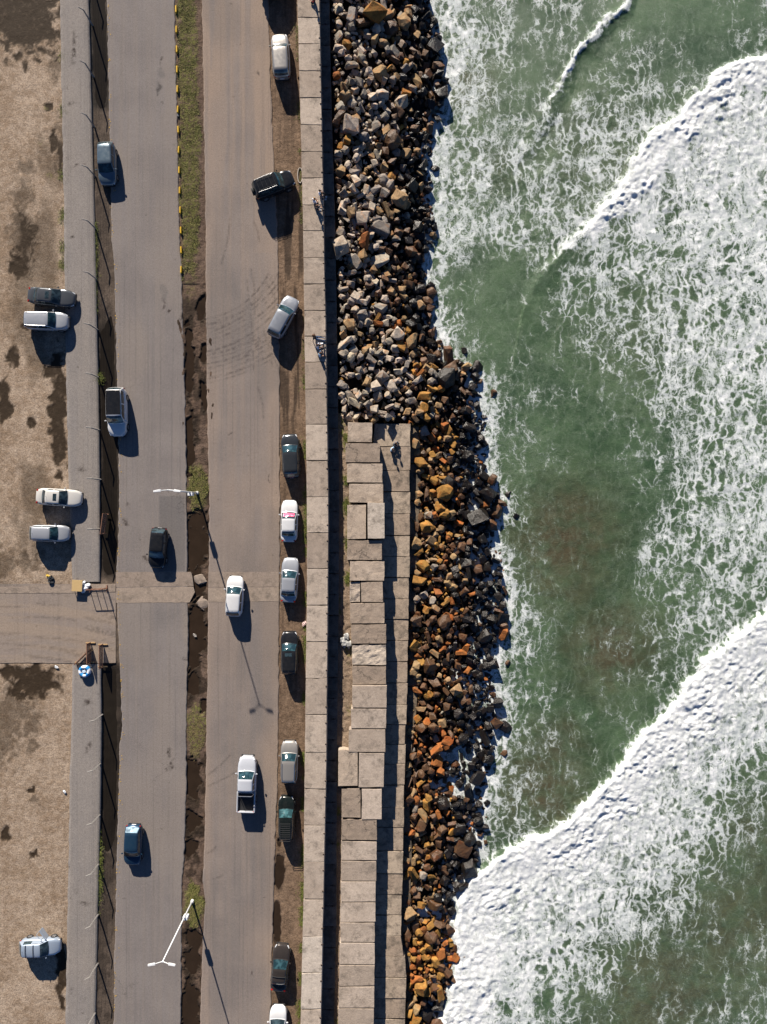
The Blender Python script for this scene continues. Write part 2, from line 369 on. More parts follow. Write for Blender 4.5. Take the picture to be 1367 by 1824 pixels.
def west_mark(px, py):
    return np.clip(blobs(px, py, [(299, 1342, 4, 9), (310, 1360, 4, 14), (298, 1370, 4, 6), (303, 558, 4, 6), (287, 110, 2.5, 8), (281, 158, 3, 12), (288, 540, 3, 9), (262, 995, 5, 5), (330, 1172, 5, 4), (327, 560, 6, 30), (229, 900, 8, 6), (226, 930, 5, 12)], 1.2, 6, 2) * 2, 0, 1)
def west_dust(px, py):
    return np.clip(0.5 * smooth(0.45, 0.7, fbm(px / 60, py / 160, 4, 77)) + 0.9 * smooth(318, 334, px) * smooth(0.35, 0.7, fbm(px / 12, py / 40, 3, 5)) + 0.9 * (1 - smooth(200, 225, px)) * smooth(1040, 1060, py) * (1 - smooth(1150, 1200, py)), 0, 1)
strip('road_west', RW_L, RW_R, 58, YS, lambda x, y: 0.01 * (fbm(x * .5, y * .5, 3, 4) - 0.5), {'dust': west_dust, 'mark': west_mark, 'patch': west_patch}, M_ASPH_W, 0.16, 0.09, 0.09, 11, jf=1.6)

# driveway through the gate
dvx = span(-42.5, P(209, 0).x, 0.25, (-190, None)); dvy = np.linspace(P(0, 1181).y, P(0, 1040).y, 46)
vX, vY = np.meshgrid(dvx, dvy); vY = vY + (np.abs(vY - vY.mean()) > 3.7) * jig(vX, 0.09, 0.8, 4)
vpx, vpy = PX(vX), PY(vY)
ang = np.hypot((vpx - 40) / 1.6, vpy - 1350)
vd = np.clip(0.8 * smooth(0.4, 0.65, fbm(ang / 9, vpx / 120, 3, 14)) + 0.0, 0, 1)
tag(obj('driveway', grid_mesh('driveway', vX, vY, np.full_like(vX, -0.006), {'dust': vd, 'mark': np.clip(smooth(0.58, 0.7, fbm(ang / 6, vpx / 90, 3, 15)) * 0.4, 0, 1), 'patch': 0.0}), M_DRIVE), kind='structure')

# median between the carriageways
MX = poly([(0, 337), (480, 345), (760, 350), (1000, 353), (1300, 350), (1600, 344), (1824, 340)])
mu = np.linspace(-1, 1, 46); ysm = span(-58, 58, 0.075, (-190, 190))
mX = MX(ysm)[:, None] + 2.05 * mu[None, :]; mY = np.repeat(ysm[:, None], len(mu), 1); mpx, mpy = PX(mX), PY(mY)
PUD = [(336, 640, 9, 75), (360, 552, 9, 26), (362, 635, 7, 22), (362, 702, 7, 30), (336, 795, 11, 62), (350, 968, 26, 62), (352, 1040, 16, 30), (352, 1128, 20, 52), (342, 1165, 14, 36), (346, 1222, 13, 22), (361, 1262, 8, 14),
       (343, 1386, 15, 42), (343, 1463, 17, 18), (338, 1510, 12, 22), (343, 1712, 18, 30), (345, 1672, 16, 16), (340, 1795, 16, 50), (334, 1840, 14, 30), (348, -60, 12, 30)]
mp = blobs(mpx, mpy, PUD, 0.95, 9.0, 15)
rut = np.abs(np.sin((mpx - 345 + 9 * np.sin(mpy / 37.0)) / 5.2)) * smooth(505, 530, mpy) * (1 - smooth(800, 830, mpy))
gr = blobs(mpx, mpy, [(335, 100, 20, 260), (338, 300, 21, 230), (352, 868, 19, 44), (346, 1612, 20, 40), (350, 1300, 20, 50), (328, -150, 22, 300)], 0.5, 14, 6)
mz = -0.055 + 0.10 * (fbm(mX * 1.6, mY * 1.6, 5, 8) - 0.5) + 0.10 * (rut - 0.5) * (rut > 0) * smooth(0.3, 0.6, fbm(mpx / 9, mpy / 30, 2, 3)) * (mpy > 500) - 0.20 * smooth(-0.12, 0.35, mp) + 0.05 * smooth(0, 0.4, gr)
mz = np.where((mpy > 1020) & (mpy < 1085) & (mp < 0.1), mz + 0.02, mz)
edge = smooth(0.80, 0.98, np.abs(mu))[None, :]; mz = mz - 0.06 * edge
mwet = np.clip(smooth(-0.28, 0.12, mp) + 0.8 * smooth(0.50, 0.62, fbm(mpx / 14, mpy / 26, 4, 55)) * (mpy > 500), 0, 1)
tag(obj('median', grid_mesh('median', mX, mY, mz, {'wet': mwet * (1 - smooth(0, .4, gr)), 'green': smooth(-0.05, 0.35, gr)}), M_MUD), kind='structure')
for (y0, y1) in ((480, 900), (900, 1300), (1320, 1560), (1630, 1900)):
    a = [(-22 + PX(float(MX(P(0, y).y))), y) for y in np.linspace(y0, y1, 6)]; c = [(22 + PX(float(MX(P(0, y).y))), y) for y in np.linspace(y1, y0, 6)]
    water_sheet('puddle', a + c, -0.165, '')

# east carriageway
RE_L = [(-400, 352), (0, 360), (420, 367), (510, 367), (730, 369.5), (900, 373), (1050, 372), (1320, 368), (1480, 365), (1570, 362), (1600, 366), (1700, 360), (1824, 357), (2200, 348)]
RE_R = [(-400, 462), (0, 478), (250, 486), (420, 495), (650, 498), (900, 499), (1100, 498), (1400, 495), (1460, 492), (1650, 486), (1800, 483), (2200, 470)]
arcs = [(330, 395, 190), (330, 420, 210), (318, 380, 232), (335, 372, 262), (325, 388, 281), (322, 375, 303), (300, 360, 243), (310, 372, 292), (345, 420, 150), (345, 415, 165), (340, 425, 225)]
def east_mark(px, py):
    v = np.zeros_like(px)
    for i, (cx, cy, r) in enumerate(arcs):
        rr = np.hypot(px - cx, (py - cy)); an = np.degrees(np.arctan2(py - cy, px - cx))
        a0 = 14 + (i * 37) % 26; a1 = 96 - (i * 23) % 20
        line = 0.75 * np.exp(-((rr - r) / 2.0) ** 2) + 0.5 * np.exp(-((rr - r - 7) / 1.6) ** 2)
        v = np.maximum(v, line * smooth(a0, a0 + 6, an) * (1 - smooth(a1, a1 + 8, an)) * (0.35 + 0.65 * smooth(0.45, 0.6, fbm(an * 0.5 + i * 7, rr / 30, 2, i + 40))))
    for i, (x0, y0, x1, y1) in enumerate([(410, 390, 395, 470), (452, 395, 462, 430), (472, 500, 498, 552), (448, 480, 455, 560), (440, 500, 452, 660), (460, 690, 470, 745), (478, 620, 500, 670), (372, 1380, 410, 1345), (372, 1400, 420, 1375), (370, 1520, 385, 1508), (380, 1565, 395, 1560), (430, 640, 465, 600), (470, 590, 485, 650)]):
        d, s_, t_ = polydist(px, py, [(x0, y0), ((x0 + x1) / 2 + 3, (y0 + y1) / 2), (x1, y1)])
        v = np.maximum(v, 0.5 * np.exp(-(d / 1.7) ** 2))
    sp_ = np.clip(blobs(px, py, [(463, 130, 3, 8), (427, 77, 2, 2), (424, 1603, 2.5, 3), (446, 1737, 3, 3), (412, 772, 4, 2), (482, 848, 2, 10)], 1, 5, 3) * 3, 0, 1)
    return np.clip(np.maximum(v, sp_), 0, 1)
def east_dust(px, py):
    edge_ = smooth(455, 497, px + 14 * (py < 450)) * (0.4 + 0.6 * fbm(px / 10, py / 60, 3, 25)) + 0.7 * (1 - smooth(366, 384, px)) * fbm(px / 9, py / 30, 3, 26)
    top = 0.55 * smooth(0.40, 0.62, fbm(px / 9, py / 260, 3, 27)) * (1 - smooth(250, 460, py))
    return np.clip(edge_ + top + 0.35 * smooth(0.45, 0.7, fbm(px / 70, py / 150, 4, 28)), 0, 1)
def east_patch(px, py):
    return 0.55 * smooth(1015, 1025, py) * 0 + 0.5 * smooth(0.55, 0.7, fbm(px / 80, py / 200, 3, 29)) + 0.6 * np.clip(blobs(px, py, [(430, 1350, 60, 130), (420, 1000, 40, 60)], .5, 40, 3), 0, 1)
strip('road_east', RE_L, RE_R, 60, YS, lambda x, y: 0.012 * (fbm(x * .5, y * .5, 3, 6) - 0.5), {'dust': east_dust, 'mark': east_mark, 'patch': east_patch}, M_ASPH_E, 0.14, 0.08, 0.10, 13, jf=1.4)

# concrete crossing bands over both carriageways
def band(pts, z, name='concrete_band'):
    bm = bmesh.new(); top = []
    n = len(pts)
    for i in range(n):
        a = Vector(P(*pts[i], z)); c = Vector(P(*pts[(i + 1) % n], z)); k = max(1, int((c - a).length / 0.35))
        for j in range(k):
            q = a.lerp(c, j / k); q.x += random.uniform(-.025, .025); q.y += random.uniform(-.025, .025); top.append(q)
    vt = [bm.verts.new(q) for q in top]; vb = [bm.verts.new(q - Vector((0, 0, 0.1))) for q in top]
    bm.faces.new(vt); m = len(vt)
    for i in range(m): bm.faces.new((vt[i], vb[i], vb[(i + 1) % m], vt[(i + 1) % m]))
    bmesh.ops.recalc_face_normals(bm, faces=bm.faces)
    o = obj(name, bm, M_BAND); return tag(o, kind='structure')
band([(207, 1019), (340, 1019), (343, 1026), (345, 1044), (207, 1046)], 0.010)
band([(207, 1047), (345, 1045), (347, 1055), (338, 1073), (207, 1074)], 0.014)
band([(371, 1019), (497, 1019), (497, 1045), (371, 1046)], 0.010)
band([(371, 1047), (497, 1046), (497, 1071), (371, 1072)], 0.014)
band([(-30, 1047), (180, 1041), (206, 1041), (206, 1055), (140, 1056), (-30, 1057)], 0.012)

# earth shoulder along the sea walkway
SX = poly([(-400, 497), (0, 508), (460, 517), (900, 522), (1400, 518), (1824, 508), (2200, 498)])
su = np.linspace(-1, 1, 40); sX = SX(YS)[:, None] + 2.15 * su[None, :]; sY = np.repeat(YS[:, None], len(su), 1); spx, spy = PX(sX), PY(sY)
sp2 = blobs(spx, spy, [(497, 1556, 10, 34), (493, 1645, 9, 40), (497, 1500, 5, 10)], 0.5, 10, 15)
trk = np.abs(su)[None, :]
tracks = smooth(0.50, 0.64, fbm(spx / 4.5, spy / 110, 3, 61)) * (0.45 + 0.55 * smooth(0.38, 0.56, fbm(spx / 30, spy / 80, 3, 62))) * (0.45 + .55 * smooth(260, 340, spy) * (1 - smooth(720, 800, spy)))
sz = -0.045 + 0.04 * (fbm(sX * 1.3, sY * 0.7, 4, 18) - 0.5) - 0.02 * tracks - 0.16 * smooth(-0.1, 0.4, sp2)
tag(obj('shoulder', grid_mesh('shoulder', sX, sY, sz, {'wet': np.clip(smooth(-0.2, 0.2, sp2) + 0.85 * tracks, 0, 1), 'green': 0.0}), M_SHOULDER), kind='structure')
water_sheet('puddle', [(487, 1500), (510, 1500), (506, 1700), (480, 1700)], -0.115, '')

# ------------------------------------------------------------------ concrete sea defence
def block_mesh(name, c4, th, rough=0.010, chip=0.05, n=9, seed=0, slump=None, bottom=True):
    """slab from four top corners (world xyz, counter-clockwise), ragged edges, uneven top"""
    c = [Vector(q) for q in c4]; ctr = sum(c, Vector()) / 4
    u = np.concatenate([[0, .012], np.linspace(.07, .93, n - 4), [.988, 1]]); vs = []; rs = np.random.RandomState(seed)
    me_v = []; 
    sx = rs.uniform(0, 90); sy = rs.uniform(0, 90)
    tilt = Vector((rs.uniform(-.012, .012), rs.uniform(-.012, .012), 0))
    for j in range(n):
        for i in range(n):
            p = c[0].lerp(c[1], u[i]).lerp(c[3].lerp(c[2], u[i]), u[j])
            z = rough * 2 * (float(fbm(p.x * 2.1 + sx, p.y * 2.1 + sy, 3, seed)) - 0.5) + (p - ctr).dot(tilt)
            e = 0.0
            if i in (0, n - 1) or j in (0, n - 1):
                e = max(0.0, float(vnoise(p.x * 1.7 + sx, p.y * 1.7 - sy, seed + 5)) - 0.55) * 2.2
                corner = (i in (0, n - 1)) and (j in (0, n - 1))
                k = chip * (e ** 1.3 * 1.2 + (0.22 if corner else 0.04))
                d = (ctr - p); d.z = 0
                dx = (1 if i == 0 else -1 if i == n - 1 else 0); dy = (1 if j == 0 else -1 if j == n - 1 else 0)
                p = p + (c[1] - c[0]).normalized() * dx * k + (c[3] - c[0]).normalized() * dy * k
                z -= k * 0.35 + 0.006
            me_v.append((p.x, p.y, p.z + z))
    faces = [(j * n + i, j * n + i + 1, (j + 1) * n + i + 1, (j + 1) * n + i) for j in range(n - 1) for i in range(n - 1)]
    ring = [i for i in range(n)] + [j * n + n - 1 for j in range(1, n)] + [(n - 1) * n + i for i in range(n - 2, -1, -1)] + [j * n for j in range(n - 2, 0, -1)]
    b0 = len(me_v)
    zb = min(q.z for q in c) - th
    for k in ring: me_v.append((me_v[k][0], me_v[k][1], zb))
    m = len(ring)
    for k in range(m): faces.append((ring[k], b0 + k, b0 + (k + 1) % m, ring[(k + 1) % m]))
    faces.append(tuple(b0 + k for k in range(m)))
    me = bpy.data.meshes.new(name); me.from_pydata(me_v, [], faces); me.update()
    return me
def slabs_row(parent, name, ycuts, left, right, z, th, mat, gap=0.03, seed0=0, rough=0.01, chip=0.05, jx=0.0, jz=0.0):
    L = poly(left, z); Rr = poly(right, z); outs = []
    for k, (a, c) in enumerate(zip(ycuts[:-1], ycuts[1:])):
        ya, yb = P(0, a, z).y - gap, P(0, c, z).y + gap
        rr = np.random.RandomState(seed0 + k); ox = rr.uniform(-jx, jx); oz = rr.uniform(-jz, jz)
        s1, s2 = rr.uniform(-.03, .03, 2)
        q = [(float(L(yb)) + ox, yb + s1, z + oz), (float(Rr(yb)) + ox, yb + s2, z + oz), (float(Rr(ya)) + ox, ya + s2, z + oz), (float(L(ya)) + ox, ya + s1, z + oz)]
        outs.append(obj(name, block_mesh(name, q, th, rough, chip, 9, seed0 + k), mat, parent))
    return outs
def cuts_fill(c, step, lo=-190, hi=2030):
    c = list(c)
    while c[0] > lo: c.insert(0, c[0] - step[0])
    while c[-1] < hi: c.append(c[-1] + step[1])
    return c
Z_WALK, Z_LEDGE, Z_STRIP, Z_PLAT, Z_STEP, Z_SEA = 0.95, -0.95, -1.25, -0.30, -2.05, -4.0
walk = tag(empty('sea_walkway', P(560, 912, 0)), 'raised walkway of large pale concrete slabs beside the earth shoulder', 'walkway')
WK_L = [(-190, 525), (0, 530), (390, 540), (480, 541), (900, 547), (1050, 547), (1400, 542.5), (1600, 541), (1800, 536), (2030, 529)]
WK_R = [(-190, 564), (0, 569), (470, 578), (560, 580), (900, 585), (1000, 584.5), (1400, 581), (1470, 579), (1800, 572), (2030, 565)]
WC = cuts_fill([31, 78, 126, 174, 222, 270, 317, 365, 411, 459, 506, 553, 599, 645, 693, 756, 820, 885, 949, 1013, 1078, 1143, 1208, 1273, 1340, 1405, 1470, 1536, 1602, 1668, 1733, 1798], (47.5, 65.5))
def loc_child(lst, par):
    for o in lst:
        o.matrix_parent_inverse = Matrix.Translation(par.location).inverted()
ws_ = slabs_row(walk, 'slab', WC, WK_L, WK_R, Z_WALK, 1.25, M_CONC, 0.025, 100, 0.006, 0.06, 0.0, 0.012); loc_child(ws_, walk)
M_PALE = mat_concrete('concrete_pale', (0.40, 0.345, 0.29), (0.45, 0.39, 0.33), crack=0.15, pits=0.4)
for o_, yc in zip(ws_, WC):
    if 1660 < yc < 1790: o_.data.materials[0] = M_PALE; o_['label'] = 'newer slab of paler concrete'
M_IRON = flat('rusted_iron', (0.045, 0.032, 0.026), 0.8)
stub_me = None
wr = poly(WK_R, Z_WALK)
for k, yy in enumerate(WC[:-1]):
    for fr in (0.22, 0.78):
        y = P(0, yy + fr * (WC[k + 1] - yy), Z_WALK).y
        if stub_me is None:
            bm = bmesh.new(); tube(bm, (-0.10, 0, 0.0), (0.10, 0, 0.0), 0.055, 0.055, 8); tube(bm, (0.02, 0, -0.02), (0.02, 0, 0.10), 0.05, 0.04, 8)
            so = obj('iron_stub', bm, M_IRON, walk); stub_me = so.data
        else: so = obj('iron_stub', stub_me, None, walk)
        so.location = Vector((float(wr(y)) - 0.03, y, Z_WALK + 0.0)) - walk.location
ledge = tag(empty('lower_ledge', P(590, 912, -2)), 'low shaded ledge of concrete slabs with shade painted into their colour below the walkway', 'ledge')
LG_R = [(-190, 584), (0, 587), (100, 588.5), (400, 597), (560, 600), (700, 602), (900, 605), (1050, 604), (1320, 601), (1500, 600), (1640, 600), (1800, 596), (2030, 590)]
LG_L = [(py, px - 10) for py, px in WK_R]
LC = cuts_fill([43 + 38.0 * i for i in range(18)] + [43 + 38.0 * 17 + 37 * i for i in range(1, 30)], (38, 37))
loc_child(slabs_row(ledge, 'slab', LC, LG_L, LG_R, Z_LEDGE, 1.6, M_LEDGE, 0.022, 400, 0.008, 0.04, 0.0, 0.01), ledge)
notch_me = None; lr = poly(LG_R, Z_LEDGE)
for yy in LC[1:-1]:
    y = P(0, yy, Z_LEDGE).y
    if notch_me is None:
        bm = bmesh.new(); tube(bm, (0, 0, -0.01), (0, 0, 0.07), 0.10, 0.07, 8); tube(bm, (-0.22, 0, 0.02), (0.22, 0, 0.02), 0.03, 0.03, 6)
        so = obj('lifting_hook', bm, M_IRON, ledge); notch_me = so.data
    else: so = obj('lifting_hook', notch_me, None, ledge)
    so.location = Vector((float(lr(y)) - 0.42, y, Z_LEDGE)) - ledge.location

# earth and rubble strip behind the platform
ex = np.linspace(-5.4, -2.6, 36); eX, eY = np.meshgrid(ex, span(P(0, 2030, -1.25).y, P(0, 735, -1.25).y, 0.09))
ez = Z_STRIP + 0.16 * (fbm(eX * 2.2, eY * 2.2, 5, 6) - 0.5)
tag(obj('rubble_strip', grid_mesh('rubble_strip', eX, eY, ez, {'wet': 0.0, 'green': np.clip(smooth(.55, .7, fbm(eX * .6, eY * .6, 3, 9)), 0, 1)}), mat_earth('rubble_earth', (0.27, 0.20, 0.145), (0.17, 0.125, 0.09), (0.05, 0.035, 0.025), 9.0, 0.1)), kind='structure')

plat = tag(empty('concrete_platform', P(650, 1300, -2)), 'long platform of broken concrete blocks between ledge and step', 'platform')
BL = [(619, 664, 752, 788, 0, 0), (615, 678, 789, 824, 0, .05), (618, 682, 825, 860, 0, 0), (621, 684, 861, 896, 0, .02), (618, 653, 898, 961, 0, 0), (654.5, 686, 895, 960, 1, .28),
      (618, 681, 962, 998, 0, 0), (623, 686, 999, 1035, 0, .04), (623, 642, 1036, 1073, 2, -.12), (643, 683, 1036, 1073, 0, -.02), (623, 686, 1074, 1111, 0, .02), (625, 689, 1112, 1147, 0, .03),
      (627, 689, 1148, 1185, 2, -.03), (627, 689, 1186, 1220, 0, 0), (627, 690, 1221, 1261, 1, .22), (625, 689, 1262, 1298, 1, .18), (621, 687, 1299, 1340, 1, .17),
      (602, 638.5, 1335, 1401, 0, .12), (639, 685, 1341, 1403, 1, .16), (608, 643.5, 1404, 1457, 0, .02), (644, 681, 1405, 1460, 1, .10), (608, 672, 1459, 1497, 0, .02)]
sm = [1498, 1533, 1570, 1607, 1643, 1679, 1719, 1757, 1796, 1835, 1874, 1913, 1952, 1991, 2030]
for a, c in zip(sm[:-1], sm[1:]):
    f = (a - 1498) / 330; BL.append((608 - 6 * f, 671.5 - 5.5 * f, a + .4, c - .3, 1, random.uniform(-.01, .02)))
M_RUBBLE = mat_concrete('concrete_rubble', (0.33, 0.275, 0.225), (0.39, 0.33, 0.27), crack=0.3, pits=1.6)
for k, (x0, x1, y0, y1, kd, dz_) in enumerate(BL):
    z = Z_PLAT + dz_; g = 0.5
    rr = np.random.RandomState(700 + k); j = rr.uniform(-.5, .5, 4)
    q = [P(x0 + g + j[0], y1 - g + j[1], z), P(x1 - g + j[2], y1 - g - j[1], z), P(x1 - g - j[0], y0 + g + j[3], z), P(x0 + g - j[2], y0 + g - j[3], z)]
    me = block_mesh('block', q, 1.9, {0: 0.02, 1: 0.006, 2: 0.075}[kd], {0: 0.22, 1: 0.05, 2: 0.2}[kd], {0: 12, 1: 8, 2: 18}[kd], 700 + k)
    loc_child([obj('block', me, M_PALE if abs(x0 - 654.5) < .1 else {0: M_BLOCK, 1: M_SMOOTH, 2: M_RUBBLE}[kd], plat)], plat)
step = tag(empty('sea_step', P(705, 1300, -3)), 'lower concrete step of weathered blocks above the boulders', 'step')
ST_L = [(700, 672), (900, 655), (2030, 655)]
ST_R = [(753, 732), (830, 730.5), (900, 731), (960, 731), (1100, 728.5), (1200, 727), (1300, 723), (1400, 720.5), (1500, 719), (1640, 715), (1700, 714.5), (1706, 725), (1790, 723), (1824, 722), (2030, 720)]
SCt = [754, 795, 838, 876, 915, 954, 991, 1029, 1067, 1103, 1141, 1178.5, 1216.5, 1254.5, 1290, 1326, 1361, 1398.5, 1438, 1474, 1516, 1556, 1594, 1630, 1667, 1703.5, 1741.5, 1778, 1815, 1853, 1890, 1927, 1965, 2002, 2040]
loc_child(slabs_row(step, 'block', SCt, ST_L, ST_R, Z_STEP, 1.9, M_STEP, 0.02, 900, 0.018, 0.16, 0.05, 0.04), step)
foot = tag(empty('wall_footing', P(735, 1400, -4)), 'dark footing course of concrete blocks under the step', 'footing')
FT_L = [(py, px - 10) for py, px in ST_R]; FT_R = [(py, px + 14 + 5 * math.sin(py / 60.0)) for py, px in ST_R]
loc_child(slabs_row(foot, 'block', [760 + 66 * i for i in range(20)], FT_L, FT_R, -3.15, 1.8, mat_concrete('concrete_footing', (0.12, 0.095, 0.07), (0.17, 0.13, 0.09), lichen=0.9), 0.05, 1200, 0.03, 0.14, 0.1, 0.12), foot)
# ------------------------------------------------------------------ the sea
WL = [(-200, 745), (0, 765), (100, 788), (180, 793), (240, 772), (300, 760), (400, 772), (480, 755), (560, 768), (640, 802), (665, 852), (740, 858), (820, 862), (900, 888), (960, 882), (1050, 900), (1120, 893), (1200, 872), (1290, 888), (1380, 862), (1500, 852), (1560, 835), (1620, 800), (1700, 818), (1790, 792), (1830, 780), (2030, 770)]
WLf = poly(WL, Z_SEA)
FRONT_A = [(1112, -25), (1098, 10), (1075, 35), (1045, 68), (1020, 98), (1000, 135), (985, 162), (968, 196), (950, 225), (936, 262)]
FRONT_B = [(1600, 60), (1440, 92), (1367, 104), (1310, 110), (1280, 122), (1258, 150), (1232, 168), (1205, 205), (1180, 222), (1150, 252), (1122, 285), (1105, 318), (1082, 345), (1060, 362), (1046, 390), (1015, 420), (985, 444), (962, 466), (948, 490), (938, 512), (932, 545)]
FRONT_C = [(1600, 980), (1440, 1050), (1367, 1086), (1318, 1118), (1272, 1150), (1238, 1188), (1218, 1215), (1205, 1243), (1170, 1268), (1140, 1292), (1112, 1330), (1095, 1360), (1068, 1392), (1040, 1418), (1008, 1448), (985, 1462), (955, 1480), (920, 1500), (895, 1508), (868, 1528), (845, 1556), (822, 1575), (806, 1604), (798, 1640), (805, 1700), (790, 1780), (770, 1860), (760, 2000)]
CP = [(800,0,.75),(880,0,.5),(960,0,.5),(1040,0,.5),(1130,10,.3),(1200,5,.05),(1250,30,.25),(1290,0,.4),(1360,0,.5),(1330,60,.45),
 (800,100,.75),(870,90,.5),(930,110,.32),(985,90,.4),(1060,120,.42),(1110,110,.58),(1170,100,.58),(1220,110,.35),(1262,95,.3),(1330,90,.5),
 (805,200,.6),(870,200,.5),(930,210,.4),(990,230,.58),(1060,200,.62),(1130,200,.6),(1175,190,.6),(1280,200,.97),(1360,200,.95),
 (790,300,.75),(850,300,.6),(920,300,.45),(980,310,.58),(1040,300,.62),(1085,290,.66),(1180,300,.9),(1260,290,.92),(1360,300,.9),
 (790,400,.7),(850,400,.5),(920,400,.52),(980,400,.66),(1100,400,.72),(1180,390,.78),(1260,400,.85),(1360,400,.88),
 (790,500,.62),(850,500,.32),(905,500,.18),(980,510,.58),(1060,500,.66),(1150,500,.7),(1250,500,.75),(1360,500,.8),
 (815,600,.6),(870,590,.12),(920,600,.35),(1000,610,.42),(1080,600,.55),(1160,600,.68),(1250,600,.74),(1360,600,.78),
 (880,700,.72),(920,700,.3),(945,720,.55),(955,790,.5),(1000,700,.28),(1060,700,.3),(1130,700,.52),(1200,700,.66),(1280,700,.76),(1360,700,.74),
 (895,800,.7),(925,820,.3),(1000,800,.16),(1060,800,.2),(1130,800,.36),(1200,800,.62),(1280,800,.74),(1360,800,.7),
 (925,900,.62),(970,900,.14),(1030,900,.08),(1100,900,.15),(1150,900,.46),(1210,900,.62),(1290,900,.72),(1360,900,.74),
 (935,1000,.62),(980,1000,.22),(1040,1000,.16),(1100,1000,.2),(1150,1000,.55),(1220,1000,.62),(1290,1000,.7),(1360,1000,.7),
 (925,1100,.72),(970,1100,.36),(1030,1100,.28),(1100,1100,.2),(1160,1090,.6),(1230,1090,.62),(1290,1080,.6),(1340,1050,.6),
 (910,1200,.78),(960,1200,.34),(1010,1200,.36),(1080,1190,.25),(1130,1190,.42),(1180,1180,.5),
 (905,1300,.8),(950,1300,.55),(1000,1300,.25),(1040,1290,.42),(1085,1290,.35),(895,1400,.78),(940,1390,.62),(985,1390,.22),(1030,1370,.3),(885,1470,.68),(925,1455,.5),(960,1440,.35),
 (1200,1350,.97),(1290,1260,.97),(1360,1200,.98),(1360,1280,.92),(1300,1340,.93),(1100,1440,.97),(1200,1440,.9),(1290,1420,.78),(1350,1350,.72),(1365,1420,.45),(1310,1480,.45),
 (1000,1530,.97),(1080,1560,.92),(1170,1530,.9),(1240,1500,.85),(900,1580,.98),(900,1660,.93),(980,1640,.92),(1060,1650,.86),(1140,1620,.8),(1200,1600,.78),(1260,1580,.5),(1310,1560,.3),(1365,1520,.32),
 (830,1680,.95),(860,1760,.9),(930,1740,.85),(1000,1730,.78),(1060,1720,.7),(1120,1690,.45),(1180,1680,.4),(1240,1650,.4),(1300,1640,.32),(1360,1620,.3),
 (850,1820,.85),(930,1820,.72),(1000,1810,.55),(1080,1790,.35),(1150,1770,.3),(1220,1740,.36),(1300,1730,.42),(1360,1720,.45),(1150,1820,.35),(1220,1810,.42),(1300,1810,.45),(1360,1810,.5)]
BROWN = [(1010,950,1.0,70),(1095,1150,1.0,60),(965,1400,1.0,60),(835,150,.8,40),(1000,1330,.8,40),(1330,1650,.7,130),(1180,1770,.8,110),(870,300,.35,40),(1000,1020,.8,60),(1340,1480,.7,60),(1080,300,.35,90),(1150,600,.3,80)]

wx = span(-9.0, 42.0, 0.105, (None, 210)); wy = span(-55.5, 55.5, 0.105, (-210, 210))
wX, wY = np.meshgrid(wx, wy); wpx, wpy = PX(wX, Z_SEA), PY(wY, Z_SEA)
# broad foam cover, interpolated between control points in a warped plane
qx = wpx + 46 * (fbm(wX * .22, wY * .22, 4, 90) - .5); qy = wpy + 46 * (fbm(wX * .22, wY * .22, 4, 95) - .5)
qcx = np.clip(qx, 780, 1390); qcy = np.clip(qy, -20, 1840)
num = np.zeros_like(wX); den = np.full_like(wX, 1e-6); num += 0.5e-6
for (cx, cy, d) in CP:
    g = np.exp(-((qcx - cx) ** 2 + (qcy - cy) ** 2) / (2 * 42.0 ** 2)); num += g * d; den += g
foam = num / den
foam = foam + 0.09 * (1 - smooth(940, 1060, wpx)) * (1 - smooth(430, 560, wpy))
dsh = (wX - WLf(wY)) * S        # distance seaward of the shoreline, pixels
foam = np.maximum(foam, 0.92 * np.exp(-np.clip(dsh, 0, 999) / 60.0)); foam = np.where(dsh < 0, np.maximum(foam, 0.62), foam)
zz = 0.10 * (fbm(wX * .25, wY * .25, 3, 44) - .5) + 0.07 * (fbm(wX * 1.1, wY * 1.1, 3, 45) - .5)
# steep bumpy fronts
wob = 17 * (fbm(wX * .9, wY * .9, 4, 101) - .5) + 20 * (fbm(wX * .28, wY * .28, 2, 103) - .5)
def front(pts, solid, decay, hgt, ramp=9.0, side=1.0, wid=None, tall=None):
    global foam, zz
    d, s_, t_ = polydist(wpx, wpy, pts); sd = d * s_ * side + wob
    kw = 1.0 if wid is None else wid(t_); kh = 1.0 if tall is None else tall(t_)
    behind = np.clip(sd, 0, None)
    pr = smooth(-9.0, 7.0, sd) * (1 - smooth(solid * kw, (solid + decay) * kw, behind)) * smooth(.12, .40, kw)
    foam = np.maximum(foam, pr)
    zz = zz + hgt * kh * smooth(-6, ramp * 1.8, sd) * np.exp(-behind / (solid * 1.6))
    return sd
sdA = front(FRONT_A, 13, 16, 0.45, 7.0, -1.0, lambda t: 1 - .8 * smooth(150, 300, t), lambda t: 1 - .7 * smooth(150, 330, t))
ka = np.exp(-((sdA - 32) / 15.0) ** 2) * (polydist(wpx, wpy, FRONT_A)[0] < 60); foam = foam * (1 - 0.6 * ka * (wpy < 200)); zz -= 0.10 * ka
sdB = front(FRONT_B, 40, 70, 0.50, 8.0, -1.0, lambda t: 1 - .85 * smooth(560, 850, t), lambda t: 1 - .6 * smooth(600, 870, t))
kb = np.exp(-((sdB - 20) / 10.0) ** 2) * smooth(690, 760, polydist(wpx, wpy, FRONT_B)[2]) * (sdB < 60) * (sdB > 0); foam = foam * (1 - .55 * kb)
front(FRONT_C, 62, 150, 0.62, 8.0, -1.0)
wht = smooth(0.74, 0.97, foam)
ca, sa = math.cos(R(48)), math.sin(R(48)); ru, rv = wX * ca + wY * sa, -wX * sa + wY * ca
ru = ru + 1.3 * (fbm(wX * .5, wY * .5, 3, 171) - .5); rv = rv + 1.3 * (fbm(wX * .5, wY * .5, 3, 172) - .5)
